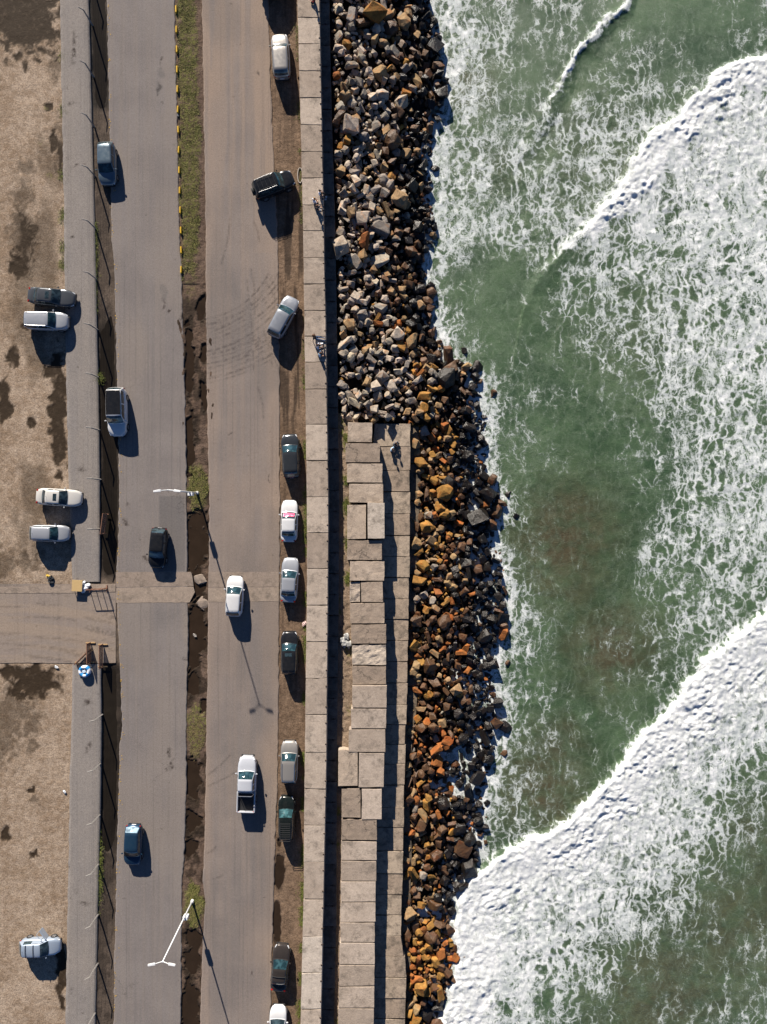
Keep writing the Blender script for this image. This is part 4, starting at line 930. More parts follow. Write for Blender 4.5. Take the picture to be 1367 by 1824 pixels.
        hl = X(.5) - .16
        boxpart('headlight', (hl - .10, s * W2 * .62, k['h0'] - .06), (.34, W2 * .34, .11), M_LAMP, root, Matrix.Rotation(-s * .42, 4, 'Z') @ Matrix.Rotation(.22, 4, 'Y'), .03)
        boxpart('taillight', (X(-.5) + (.13 if kind != 'pickup' else .03), s * W2 * (.70 if kind != 'pickup' else .86), (k['t0'] + k['t1']) / 2 - .07), (.12, .24, .18), M_TAIL, root, Matrix.Rotation(s * .5, 4, 'Z'), .03)
        wr = .32 if kind not in ('suv', 'pickup') else .37
        for f in (.305, -.295): wheel(root, X(f), s * (W2 - .085), wr, .20)
    boxpart('number_plate', (X(-.5) - .005, 0, .62), (.02, .42, .12), M_PLATE, root, None, .003)
    boxpart('front_bumper', (X(.5) - .06, 0, .36), (.16, k['W'] * .72, .20), M_TRIM, root, None, .05)
    boxpart('rear_bumper', (X(-.5) + .05, 0, .40), (.16, k['W'] * .74, .18), M_TRIM, root, None, .05)
    if sunroof:
        c = sunroof; gridobj('sunroof', [[surfn(f, v, .012) for v in np.linspace(-.34, .34, 5)] for f in np.linspace(k['xf1'] - .10, k['xf1'] - .02, 4)], M_GLASS, root)
    if rails is not None:
        for s in (-1, 1):
            bm = bmesh.new(); q = [surfn(f, s * .57, .045) for f in np.linspace(k['xr1'] + .02, k['xf1'] - .02, 7)]
            for a, c in zip(q[:-1], q[1:]): tube(bm, a, c, .02, .02, 6)
            for f in (k['xr1'] + .03, k['xf1'] - .03): tube(bm, surf(f, s * .57), surfn(f, s * .57, .05), .02, .02, 6)
            obj('roof_rail', bm, rails, root)
    if bars:
        for f in bars:
            bm = bmesh.new(); q = [surfn(f, v, .07) for v in np.linspace(-.6, .6, 5)]
            for a, c in zip(q[:-1], q[1:]): tube(bm, a, c, .028, .028, 6)
            for s in (-1, 1): tube(bm, surf(f, s * .6), surfn(f, s * .6, .08), .03, .03, 6)
            obj('roof_bar', bm, M_TRIM, root)
    if rack:
        x0, x1 = X(rack[0]), X(rack[1]); zr = Hh + .10; bm = bmesh.new()
        for s in (-1, 1): tube(bm, (x0, s * wt * .8, zr), (x1, s * wt * .8, zr), .018, .018, 6)
        obj('roof_rack', bm, M_CHROME if rack[2] else M_TRIM, root)
        for xx in np.linspace(x0, x1, rack[3]):
            bm = bmesh.new(); tube(bm, (xx, -wt * .8, zr), (xx, wt * .8, zr), .02, .02, 6); tube(bm, (xx, -wt * .8, Hh - .06), (xx, -wt * .8, zr), .015, .015, 5); tube(bm, (xx, wt * .8, Hh - .06), (xx, wt * .8, zr), .015, .015, 5)
            obj('rack_slat', bm, M_CHROME if rack[2] else M_TRIM, root)
    if spare:
        bm = bmesh.new(); tube(bm, (X(-.5) - .20, 0, .95), (X(-.5) + .02, 0, .95), .34, .34, 18); obj('spare_wheel', bm, M_TYRE, root)
    bm = bmesh.new(); q0 = surf(k['xr1'] + .02, 0); tube(bm, q0, q0 + Vector((-.10, 0, .16)), .010, .005, 5); obj('antenna', bm, M_TRIM, root)
    if shade:
        bm = MB('pink_sunshade'); n_ = bm.noise(bm.oco(), 4.0, 2)
        mm = bm.done(bm.mix(bm.rng(n_, .5, .54), (0.62, 0.03, 0.12), (0.75, 0.35, 0.42)), 0.5)
        gridobj('sunshade', [[surfn(f, v * .50, .014) for v in np.linspace(-1, 1, 7)] for f in np.linspace(k['xf1'] + .30 * fw_, k['xf0'] - .24 * fw_, 5)], mm, root)['label'] = 'pink and white folding sunshade behind the windscreen'
    if kind == 'pickup':
        x0, x1 = X(-.5), X(-.13); zt = 1.06; zf = .70; my = W2 - .03; b_ = empty('cargo_bed', (0, 0, 0), 0, root)
        boxpart('bed_floor', ((x0 + x1) / 2, 0, zf - .2), (x1 - x0 - .02, 2 * my - .14, .5), M_TRIM, b_, None, .01)
        for s in (-1, 1): boxpart('bed_side', ((x0 + x1) / 2, s * (my - .05), (zt + .42) / 2), (x1 - x0, .12, zt - .42), mat, b_, None, .03)
        boxpart('tailgate', (x0 + .04, 0, (zt + .55) / 2), (.09, 2 * my - .22, zt - .5), mat, b_, None, .02)
        boxpart('bed_front', (x1 - .05, 0, (zt + .55) / 2), (.08, 2 * my - .22, zt - .5), mat, b_, None, .02)
        bm = bmesh.new(); yy = my - .10
        tube(bm, (x1 - .15, -yy, zt), (x1 - .20, -yy * .8, 1.62), .035, .035, 8); tube(bm, (x1 - .15, yy, zt), (x1 - .20, yy * .8, 1.62), .035, .035, 8); tube(bm, (x1 - .20, -yy * .8, 1.62), (x1 - .20, yy * .8, 1.62), .035, .035, 8)
        obj('roll_bar', bm, M_CHROME, root)
    if door:   # front left door standing open
        hx = X(k['xf1'] + .62 * fw_); d_ = empty('door', (hx, W2 - .02, 0), R(-56), root)
        boxpart('door_panel', (-.52, 0, .62), (1.04, .11, .66), mat, d_, None, .03)
        bm = bmesh.new(); tube(bm, (-.06, 0, .95), (-.42, -.10, 1.38), .025, .025, 6); tube(bm, (-.42, -.10, 1.38), (-.98, -.10, 1.38), .025, .025, 6); tube(bm, (-.98, -.10, 1.38), (-1.03, 0, .95), .025, .025, 6); obj('window_frame', bm, mat, d_)
        boxpart('door_trim', (-.52, -.07, .62), (.9, .04, .5), M_TRIM, d_, None, .01)
        gridobj('door_opening', [[surfn(f, .66 + .34 * t, .008) + Vector((0, .01 * t, -.25 * t)) for t in np.linspace(0, 1, 4)] for f in np.linspace(mid + .02, k['xf1'] + .45 * fw_, 5)], M_TRIM, root)
        boxpart('seat', (X(mid) + .35, W2 * .60, .98), (.50, .46, .12), flat('seat_cloth', (0.33, 0.24, 0.17), .9), root, None, .05)
    return root

C_SILV = paint('silver', (0.33, 0.345, 0.37), .35, .30); C_WHITE = paint('white', (0.52, 0.525, 0.53), 0, .3); C_CREAM = paint('cream white', (0.47, 0.455, 0.425), 0, .3)  # bluish tint in the silver and white paints stands in for sky reflection
C_BLACK = paint('black', (0.010, 0.011, 0.013), .0, .25); C_GREY = paint('dark grey', (0.030, 0.034, 0.039), .3, .32); C_BLUGR = paint('blue grey', (0.085, 0.125, 0.155), .4, .3)
C_NAVY = paint('navy blue', (0.014, 0.040, 0.075), .3, .3); C_CHAMP = paint('champagne', (0.27, 0.255, 0.235), .4, .3); C_GREEN = paint('dark green', (0.006, 0.009, 0.0085), 0, .25)
C_BROWN = paint('brown grey', (0.040, 0.034, 0.031), .3, .3); C_LBLUE = paint('light blue silver', (0.28, 0.34, 0.42), .3, .3); C_ASH = paint('ash grey', (0.070, 0.076, 0.084), .3, .3)
car('parked_car', 'blue-grey hatchback at the edge of the west road beside the fence', 'car', 190.5, 291, -88, 'hatch', C_BLUGR, 4.15, 1.76, glassmat=M_GLASS_T)
car('parked_car', 'silver-roofed car on the shoulder, topmost car wholly in view', 'car', 500.5, 100, 93.5, 'suv', C_CHAMP, 4.3, 1.78, glassmat=M_GLASS_T, H_=1.6)
car('parked_car', 'black off-roader with roof rack and rear spare wheel, parked askew', 'car', 488, 329, 22, 'suv', C_BLACK, 4.1, 1.80, glassmat=M_GLASS_T, rack=(-.36, .04, 0, 5), rails=M_CHROME, spare=True, H_=1.78)
car('parked_car', 'silver estate car pulled in at a slant towards the walkway', 'car', 505, 564, 62.5, 'wagon', paint('mid silver', (0.25, 0.265, 0.29), .45, .28), 4.3, 1.74, glassmat=M_GLASS_T)
car('parked_car', 'dark grey hatchback on the shoulder beside the green verge', 'car', 518, 812, 93, 'hatch', C_GREY, 4.3, 1.76, glassmat=M_GLASS_T)
car('parked_car', 'white saloon with a pink sunshade in its windscreen', 'car', 515.5, 928, 89, 'sedan', C_WHITE, 4.1, 1.68, shade=True)
car('parked_car', 'silver saloon on the shoulder just above the concrete road bands', 'car', 516, 1033, 86.5, 'sedan', C_SILV, 4.35, 1.72, glassmat=M_GLASS_T)
car('parked_car', 'black hatchback with a square sunroof parked on the shoulder', 'car', 516, 1163, 90, 'wagon', C_BLACK, 4.15, 1.72, glassmat=M_GLASS_T, sunroof=True, bars=None)
car('parked_car', 'champagne estate car with roof rails parked on the shoulder', 'car', 515.5, 1357.5, 89, 'wagon', C_CHAMP, 4.1, 1.72, rails=M_CHROME, glassmat=M_GLASS_T)
car('parked_car', 'dark green car with slatted roof rack and bright teal windscreen', 'car', 510.5, 1457, 90, 'wagon', C_GREEN, 4.2, 1.62, glassmat=glass('car_glass_bright', (0.016, 0.042, 0.045)), rack=(-.45, -.05, 0, 9))
car('parked_car', 'brown-grey saloon parked on the shoulder below the puddles', 'car', 499.5, 1724, 85, 'sedan', C_BROWN, 4.45, 1.70, glassmat=M_GLASS_T, bars=(-.10,))
car('parked_car', 'white car cut off by the bottom edge of the picture', 'car', 495, 1831, 88, 'hatch', C_WHITE, 4.2, 1.72)
car('moving_car', 'white hatchback driving up the east road over the concrete bands', 'car', 418, 1062, 87, 'hatch', C_WHITE, 3.95, 1.72, glassmat=M_GLASS_T)
car('pickup_truck', 'white double-cab pickup with open dark bed on the east road', 'pickup', 440, 1396, 88.5, 'pickup', paint('pickup white', (0.45, 0.47, 0.51), .1, .3), 5.45, 1.84, glassmat=M_GLASS_T)
car('moving_car', 'black hatchback driving down the west road below the lamp', 'car', 281.5, 976, -95, 'hatch', C_BLACK, 3.95, 1.70)
car('moving_car', 'white SUV with a black roof on the west road by the ditch', 'car', 209, 734, -89, 'suv', C_WHITE, 4.75, 1.86, roofmat=C_BLACK, rails=M_TRIM, H_=1.8)
car('moving_car', 'dark blue hatchback driving down the west road past the south fence', 'car', 237, 1506, -92, 'hatch', C_NAVY, 4.0, 1.72, hatchglass=glass('bright_rear_glass', (0.10, 0.14, 0.17)))
car('parked_car', 'dark grey saloon with sunroof, upper of the lot pair', 'car', 92, 529, -5.5, 'sedan', C_ASH, 4.55, 1.72, sunroof=True)
car('parked_car', 'silver SUV with roof rails, lower of the lot pair', 'car', 83.5, 572, -1.5, 'suv', C_SILV, 4.25, 1.78, rails=M_CHROME, H_=1.62, glassmat=M_GLASS_T)
car('parked_car', 'cream saloon with sunroof parked at the lot edge', 'car', 105.5, 886, -3.5, 'sedan', C_CREAM, 4.4, 1.70, sunroof=True)
car('parked_car', 'small silver hatchback in the lot below the cream saloon', 'car', 88.5, 950, -1, 'hatch', C_SILV, 3.85, 1.64, glassmat=M_GLASS_T)
car('parked_car', 'pale blue hatchback with its front door open and two roof bars', 'car', 71.5, 1687, 1.5, 'hatch', C_LBLUE, 3.95, 1.66, bars=(-.27, -.08), door=True)
car('parked_car', 'dark vehicle beyond the top edge casting a racked shadow', 'car', 492, -44, 58, 'suv', C_GREY, 4.4, 1.8, rack=(-.40, .05, 0, 4), bars=(-.2, 0.0), H_=1.8)

# ------------------------------------------------------------------ street lamps
M_POLE = flat('white_pole', (0.62, 0.63, 0.64), .4)
def lamp(px, py, label, boxdir):
    root = tag(empty('street_lamp', P(px, py, -.03)), label, 'street lamp', 'twin-headed street lamps in the median')
    bm = bmesh.new(); tube(bm, (0, 0, -.2), (0, 0, 9.6), .09, .045, 14); obj('pole', bm, M_POLE, root, True)
    bm = bmesh.new(); tube(bm, (0, 0, -.2), (0, 0, .35), .19, .14, 12); obj('base_collar', bm, M_POLE, root)
    boxpart('control_box', (boxdir * .03, -.20, 2.5), (.46, .30, .66), M_POLE, root, None, .03)
    for s in (-1, 1):
        bm = bmesh.new(); tube(bm, (0, 0, 9.5), (s * .55, -.05, 9.72), .035, .03, 8); obj('arm', bm, M_POLE, root)
        hd = empty('lamp_head', (s * .55, -.05, 9.72), 0, root); hd.rotation_euler = (0, -s * .10, math.radians(-8 * s))
        bm = bmesh.new(); v = bx(bm, (s * .32, 0, .03), (.64, .24, .09)); 
        for q in v:
            if q.co.x * s > .5: q.co.y *= .72
        bmesh.ops.bevel(bm, geom=bm.edges[:], offset=.03, segments=2, affect='EDGES'); obj('housing', bm, M_POLE, hd)
        boxpart('lens', (s * .38, 0, -.03), (.46, .18, .02), flat('lamp_lens', (.5, .5, .47), .2), hd, None, 0)
lamp(352, 878, 'twin-headed lamp post on the grass tuft beside the road patch', 1)
lamp(343.5, 1604, 'twin-headed lamp post on the lower grass tuft, box on its pole', 1)

# ------------------------------------------------------------------ fences
M_POST = flat('concrete_post', (0.22, 0.205, 0.19), .9); M_WIRE = flat('fence_wire', (0.16, 0.15, 0.14), .6, Metallic=.5)
def fence(label, pts):
    root = tag(empty('wire_fence', P(*pts[len(pts) // 2], 0)), label, 'fence', 'fences between pavement and ditch')
    o0 = root.location.copy(); pm = None; W = [P(a, c, 0) - o0 for a, c in pts]
    for q in W:
        if pm is None:
            bm = bmesh.new(); v = tube(bm, (0, 0, -.3), (0, 0, 2.0), .085, .07, 4); tube(bm, (0, 0, 1.97), (-.34, 0, 2.34), .065, .045, 4)
            po = obj('post', bm, M_POST, root); pm = po.data
        else: po = obj('post', pm, None, root)
        po.location = q; po.rotation_euler = (random.uniform(-.015, .015), random.uniform(-.02, .02), 0)
    for z in (.15, .6, 1.05, 1.5, 1.9):
        bm = bmesh.new()
        for a, c in zip(W[:-1], W[1:]):
            m_ = (a + c) / 2 + Vector((0, 0, z - .03)); tube(bm, a + Vector((0, 0, z)), m_, .006, .006, 4, False); tube(bm, m_, c + Vector((0, 0, z)), .006, .006, 4, False)
        obj('wire', bm, M_WIRE, root)
    bm = bmesh.new()
    for a, c in zip(W[:-1], W[1:]):
        nn = int((c - a).length / .22)
        for j in range(1, nn): q = a.lerp(c, j / nn); bx(bm, q + Vector((0, 0, .95)), (.006, .006, 1.8))
    ms = obj('wire_mesh', bm, M_WIRE, root); ms['kind'] = 'stuff'
    return root
NF = [(158, -50), (164, 43), (166, 135), (168, 225), (170, 314), (170.5, 407), (172, 497), (174, 587), (176, 672), (177, 766), (179, 854), (178, 942)]
SF = [(182, 1273), (179.5, 1360), (178.5, 1451), (176, 1539), (175, 1629), (174, 1717), (170, 1804), (167, 1890)]
fence('post and wire fence above the driveway gap', NF); fence('post and wire fence below the driveway gap', SF)

# mesh barriers with T feet round the gate
M_RUST = flat('rust_frame', (0.22, 0.115, 0.075), .8, .3); M_WOOD = flat('bare_timber', (0.36, 0.24, 0.12), .85, .25)
bb = MB('barrier_mesh'); q = bb.oco(); wv_ = bb.math('ADD', bb.rng(bb.noise(q, 3.0, 3), .3, .7, .55, .75), 0.0)
tr = bb.n('ShaderNodeBsdfTransparent'); mx = bb.n('ShaderNodeMixShader'); bb.t.links.new(bb.b.outputs[0], mx.inputs[2]); bb.t.links.new(tr.outputs[0], mx.inputs[1]); bb.put(mx.inputs[0], wv_)
bb.t.links.new(mx.outputs[0], [n for n in bb.t.nodes if n.type == 'OUTPUT_MATERIAL'][0].inputs[0]); M_BMESH = bb.done((0.20, 0.125, 0.09), .85)
def barrier(label, p0, p1, h=.95, posts=2, feet=1.0, foot_mat=None, sheet=True):
    a = P(*p0, 0); c = P(*p1, 0); d_ = c - a; L_ = d_.length; root = tag(empty('mesh_barrier', a, math.atan2(d_.y, d_.x)), label, 'barrier', 'rusty barriers round the driveway gap')
    for zz_ in (.12, h):
        boxpart('rail', (L_ / 2, 0, zz_), (L_, .06, .06), M_RUST, root, None, .01)
    for t in np.linspace(0, 1, posts): boxpart('upright', (t * L_, 0, h / 2 + .03), (.06, .06, h - .06), M_RUST, root, None, .01)
    if sheet: boxpart('mesh_sheet', (L_ / 2, 0, h / 2 + .04), (L_ - .08, .012, h - .2), M_BMESH, root, None, 0)
    if feet:
        for t in (.02, .98): boxpart('foot', (t * L_, 0, .06), (.10, feet, .09), foot_mat or M_WOOD, root, None, .015)
barrier('rusty open-framed barrier beside the tan board', (160, 1049), (192, 1048), 1.0, 4, .7, M_RUST, False)
barrier('mesh barrier standing in the wet ditch above the gap', (191.5, 915), (187, 951), 1.15, 3, .35, M_RUST)
barrier('rusty mesh barrier with a timber foot nearest the road', (184, 1147), (184, 1188), 1.0, 2, .95)
barrier('rusty mesh barrier pointing straight at the blue and white ring', (162, 1144), (162.5, 1180), 1.0, 2, .95)
barrier('rusty barrier slanting away from the blue and white ring', (163, 1156), (137, 1182), .7, 3, .45)
pst = tag(empty('gate_post', P(190, 1047, 0)), 'thin rusty post standing at the end of the open-framed barrier', 'post')
bm = bmesh.new(); tube(bm, (0, 0, -.2), (0, 0, 1.4), .04, .035, 8); obj('shaft', bm, M_RUST, pst); bm = bmesh.new(); tube(bm, (0, 0, 1.38), (0, 0, 1.44), .05, .04, 8); obj('cap', bm, M_RUST, pst)
# ring, board, litter
ring = tag(empty('painted_ring', P(152.5, 1195, .2).to_2d().to_3d() + Vector((0, 0, .06))), 'round blue and white ring with a small box in its centre', 'ring')
br = MB('ring_paint'); gq = br.oco(); sep = br.n('ShaderNodeSeparateXYZ'); br.put(sep.inputs[0], gq)
an_ = br.math('ARCTAN2', sep.outputs[1], sep.outputs[0]); seg = br.rng(br.math('SINE', br.math('MULTIPLY_ADD', br.noise(gq, 2.0, 2), 3.0, br.math('MULTIPLY', an_, 4.0))), -.1, .1)
M_RING = br.done(br.mix(seg, (0.02, 0.20, 0.48), (0.66, 0.69, 0.74)), .5)
bm = bmesh.new(); RR, rr_ = .42, .19
vsr = [[bm.verts.new(((RR + rr_ * math.cos(t)) * math.cos(a), (RR + rr_ * math.cos(t)) * math.sin(a), .26 + .26 * math.sin(t))) for t in np.linspace(0, 2 * math.pi, 13)[:-1]] for a in np.linspace(0, 2 * math.pi, 33)[:-1]]
for i in range(32):
    for j in range(12): bm.faces.new((vsr[i][j], vsr[(i + 1) % 32][j], vsr[(i + 1) % 32][(j + 1) % 12], vsr[i][(j + 1) % 12]))
bmesh.ops.recalc_face_normals(bm, faces=bm.faces); obj('ring_tube', bm, M_RING, ring, True)
boxpart('centre_box', (0, 0, .26), (.34, .30, .5), flat('pale_blue_box', (0.45, 0.55, 0.66), .6), ring, Matrix.Rotation(.3, 4, 'Z'), .04)
tbl = tag(empty('board_table', P(139, 1043, .3).to_2d().to_3d()), 'tan board on low legs at the end of the pavement', 'table')
boxpart('board', (0, 0, .47), (1.02, 1.12, .05), flat('tan_board', (0.40, 0.28, 0.13), .8, .15), tbl, Matrix.Rotation(-.05, 4, 'Z'), .01)
for sx in (-1, 1):
    for sy in (-1, 1): boxpart('leg', (sx * .46, sy * .5, .22), (.06, .06, .46), M_WOOD, tbl, None, .01)
def bag(label, px, py, z, r, mat, seed, n=3, cat='litter', name='plastic_bag'):
    bm = bmesh.new(); rs_ = np.random.RandomState(seed)
    for k in range(n):
        o_ = Vector((rs_.uniform(-r, r) * .7, rs_.uniform(-r, r) * .9, r * .35)); q_ = r * rs_.uniform(.45, .75)
        ret = bmesh.ops.create_icosphere(bm, subdivisions=2, radius=q_, matrix=Matrix.Translation(o_))
        for v in ret['verts']:
            d_ = v.co - o_; f_ = .35 + 1.3 * float(vnoise(d_.x / q_ * 3.1 + seed, d_.y / q_ * 3.1 + d_.z * 7, seed)); v.co = o_ + Vector((d_.x * f_, d_.y * f_, max(-.3 * r, d_.z * f_ * .45)))
    o = obj(name, bm, mat, None, False, P(px, py, z)); return tag(o, label, cat)
def lump(label, px, py, z, s, k):
    o = bpy.data.objects.new('rubble_lump', PROTO[k][1].copy()); COL.objects.link(o); o.data.materials.clear(); o.data.materials.append(M_BAND)
    o.location = P(px, py, z); o.scale = s; o.rotation_euler = (0, 0, k * .7); return tag(o, label, 'rubble')
M_BAGW = flat('white_plastic', (0.60, 0.62, 0.64), .45, .2); M_BAGG = flat('grey_plastic', (0.30, 0.30, 0.29), .6, .25); M_YEL = flat('yellow_plastic', (0.55, 0.38, 0.06), .6); M_DARK = flat('dark_cloth', (0.02, 0.022, 0.026), .9)
bag('crumpled white bag wedged beside the tan board', 152, 1043, .05, .42, M_BAGW, 5, 5)
bag('crumpled grey sheet of plastic on the earth beside the platform', 617, 1140, -1.12, .5, M_BAGG, 9, 7)
bag('small yellow bag in the lot above the driveway', 86, 1028, 0, .22, M_YEL, 3, 2); bag('dark bundle beside the small yellow bag', 89, 1033, 0, .3, M_DARK, 13, 3)
bag('small white bag at the corner of the lower lot', 101, 1186, 0, .22, M_BAGW, 15, 2); bag('white scrap at the lower lot edge beside the pavement', 118, 1411, 0, .2, M_BAGW, 17, 2)
bag('white and pink litter at the foot of the walkway', 543, 1112, 0, .22, flat('pink_litter', (.55, .4, .38), .7, .4), 19, 3); bag('white scrap lying on the shadowed ledge', 581, 354, Z_LEDGE, .16, M_BAGW, 23, 2)
bag('small grey stone in the median puddle below the concrete bands', 347, 1132, -.14, .17, flat('pale_stone', (.25, .23, .21), .9), 27, 2, 'stone', 'stone')
lump('broken pale concrete lump in the median, upper of two', 357, 1032, -.06, (.62, .72, .12), 3)
lump('broken pale concrete lump in the median, lower of two', 362, 1074, -.06, (.66, .80, .14), 8)
bag('round grey stone beside the yellow kerb stones', 318.5, 206, 0, .17, flat('grey_stone', (.2, .2, .2), .9), 33, 2, 'stone', 'stone')
wt_ = tag(empty('manhole_frame', P(535, 313, -.03)), 'pale oval iron ring on the shoulder below the black off-roader', 'ring')
bm = bmesh.new()
for i in range(24):
    a, c = i * math.pi / 12, (i + 1) * math.pi / 12; tube(bm, (.24 * math.cos(a), .75 * math.sin(a), .04), (.24 * math.cos(c), .75 * math.sin(c), .04), .05, .05, 6)
obj('hoop', bm, flat('pale_iron', (.33, .30, .27), .7), wt_)

# yellow kerb stones in the west edge of the median
M_YK = flat('yellow_paint', (0.58, 0.36, 0.02), .7, .25, 3.0)
yk = None
YP = [(314.5, 18), (315.2, 54), (315.8, 89), (316.3, 125), (317, 160), (317.6, 196), (318.4, 232), (319.2, 268), (320, 304), (321, 340), (322, 375), (323, 411), (323.6, 446), (323.6, 481)]
for i, (a, c) in enumerate(YP):
    if yk is None:
        bm = bmesh.new(); v = bx(bm, (0, 0, .09), (.17, .70, .26))
        for q_ in v:
            if q_.co.z > .1: q_.co.x *= .72; q_.co.y *= .94
        bmesh.ops.bevel(bm, geom=bm.edges[:], offset=.03, segments=2, affect='EDGES'); o = obj('kerb_stone', bm, M_YK); yk = o.data
    else: o = obj('kerb_stone', yk)
    o.location = P(a, c, 0); o.rotation_euler = (0, 0, random.uniform(-.05, .05))
    words = ['topmost', 'second', 'third', 'fourth', 'fifth', 'sixth', 'seventh', 'eighth', 'ninth', 'tenth', 'eleventh', 'twelfth', 'thirteenth', 'lowest']
    lab = f'yellow painted kerb stone at the grass edge, {words[i]} in the visible row' if i < 14 else 'yellow painted kerb stone beyond the top of the picture'
    tag(o, lab, 'kerb stone', 'yellow kerb stones along the median')

# ------------------------------------------------------------------ grass, weeds, fallen leaves
def mat_grass(name, a, c, dry):
    b = MB(name); n_ = b.noise(b.pos(), 1.6, 4, .7); m_ = b.noise(b.pos(), 11.0, 2, .7)
    return b.done(b.mix(b.rng(m_, .45, .75), b.mix(b.rng(n_, .35, .65), a, c), dry), .8)
M_GR = mat_grass('verge_grass', (0.105, 0.120, 0.025), (0.165, 0.155, 0.045), (0.25, 0.20, 0.085))
M_WEED = mat_grass('green_weed', (0.075, 0.105, 0.016), (0.12, 0.14, 0.025), (0.17, 0.145, 0.05))
def blades(name, label, pts, hmin, hmax, mat, wd=.018, lean=.9, seed=1):
    rs_ = np.random.RandomState(seed); n_ = len(pts); pts = np.asarray(pts, float)
    a = rs_.uniform(0, 2 * math.pi, n_); hh = rs_.uniform(hmin, hmax, n_) * .55; ln = rs_.uniform(.8, 3.2, n_) * hh; b_ = rs_.uniform(0, 2 * math.pi, n_)
    dx = np.cos(b_) * wd; dy = np.sin(b_) * wd
    v0 = pts + np.stack([-dx, -dy, np.zeros(n_)], 1); v1 = pts + np.stack([dx, dy, np.zeros(n_)], 1); v2 = pts + np.stack([np.cos(a) * ln, np.sin(a) * ln, hh], 1)
    v = np.stack([v0, v1, v2], 1).reshape(-1, 3); me = bpy.data.meshes.new(name)
    me.vertices.add(3 * n_); me.vertices.foreach_set('co', v.astype(np.float32).ravel()); me.loops.add(3 * n_); me.loops.foreach_set('vertex_index', np.arange(3 * n_, dtype=np.int32))
    me.polygons.add(n_); me.polygons.foreach_set('loop_start', np.arange(n_, dtype=np.int32) * 3); me.update(calc_edges=True)
    return tag(obj(name, me, mat), label, 'grass', kind='stuff')
rg = np.random.RandomState(5)
def in_field(fn, x0, x1, y0, y1, n_, z):
    px = rg.uniform(x0, x1, n_); py = rg.uniform(y0, y1, n_); k_ = fn(px, py); m_ = rg.rand(n_) < np.clip(k_, 0, 1)
    px, py = px[m_], py[m_]; return np.stack([(px - 683.5) / S, (912 - py) / S, np.full(len(px), z)], 1)
def gfield(px, py): 
    e_ = blobs(px, py, [(333, 60, 19, 260), (338, 300, 21, 225)], .9, 13, 6); return smooth(-.05, .45, e_)
blades('grass', 'strip of rough green verge grass in the upper median', in_field(gfield, 308, 370, -60, 500, 60000, -.03), .05, .20, M_GR, .02, 1.3, 2)
blades('grass', 'tuft of grass at the foot of the upper lamp post', in_field(lambda a, c: smooth(0, .4, blobs(a, c, [(352, 868, 19, 42)], .8, 9, 6)), 328, 376, 815, 920, 12000, -.03), .06, .24, M_GR, .02, 1.3, 3)
blades('grass', 'tuft of grass at the foot of the lower lamp post', in_field(lambda a, c: smooth(0, .4, blobs(a, c, [(346, 1610, 19, 40)], .8, 9, 6)), 325, 370, 1560, 1660, 12000, -.03), .06, .24, M_GR, .02, 1.3, 4)
blades('grass', 'dry brown tuft in the median above the lower puddles', in_field(lambda a, c: smooth(.1, .5, blobs(a, c, [(350, 1310, 18, 44)], .9, 9, 6)), 328, 372, 1255, 1365, 8000, -.03), .05, .18, mat_grass('dry_grass', (.14, .11, .045), (.18, .14, .06), (.22, .17, .09)), .02, 1.3, 5)
wl = poly(WK_L, 0)
py_ = rg.uniform(-60, 1880, 26000); clump = smooth(.50, .66, fbm(py_ / 26.0, py_ * 0 + 2, 3, 71)) * (0.25 + .75 * smooth(600, 720, py_)); k_ = rg.rand(len(py_)) < clump; py_ = py_[k_]
yy_ = (912 - py_) / S; xx_ = wl(yy_) - rg.gamma(1.2, .10, len(py_)) - .05
blades('weeds', 'line of green weeds along the foot of the walkway', np.stack([xx_, yy_, np.full(len(xx_), -.05)], 1), .05, .20, M_WEED, .022, 1.2, 6)
fx = np.concatenate([rg.normal(179, 2.5, 900), rg.normal(171, 2.0, 900), rg.normal(176.5, 4, 600), rg.normal(113, 4, 1500)]); fy = np.concatenate([rg.normal(1548, 30, 900), rg.uniform(395, 560, 900), rg.normal(673, 5, 600), rg.choice([195, 310, 385, 470, 100, 440], 1500) + rg.normal(0, 7, 1500)])
blades('weeds', 'patchy weeds along the fence line and the lot edge', np.stack([(fx - 683.5) / S, (912 - fy) / S, np.full(len(fx), -.02)], 1), .05, .25, M_WEED, .022, 1.2, 7)
fy = np.concatenate([rg.choice([778, 855, 895, 965, 1030, 905], 1600) + rg.normal(0, 4, 1600)]); fx = np.interp(fy, [750, 1100], [615, 620]) + rg.normal(0, 2, 1600); k_ = (H + 1.2) / H / S
blades('weeds', 'small weeds in the joints of the broken platform', np.stack([(fx - 683.5) * k_, (912 - fy) * k_, np.full(len(fx), -1.2)], 1), .08, .3, M_WEED, .02, 1.2, 8)
# fallen yellow leaves along the west road edge
ly = rg.uniform(-20, 1840, 190); lx_ = np.array([PX(float(poly(RW_L)(P(0, y).y))) for y in ly]) + np.abs(rg.normal(2.5, 2.2, 190)) 
bm = bmesh.new()
for a, c in zip(lx_, ly):
    q_ = P(a, c, .018); r_ = rg.uniform(.035, .075); t0 = rg.uniform(0, 6.28); pts_ = [(math.cos(t0 + i * math.pi / 3) * r_ * (1.0 if i % 3 == 0 else .6), math.sin(t0 + i * math.pi / 3) * r_ * (1.0 if i % 3 == 0 else .6)) for i in range(6)]
    bm.faces.new([bm.verts.new((q_.x + u, q_.y + v, q_.z + rg.uniform(0, .02))) for u, v in pts_])
tag(obj('fallen_leaves', bm, flat('yellow_leaf', (0.50, 0.30, 0.03), .8)), 'small yellow leaves scattered along the west road edge', 'leaves', kind='stuff')
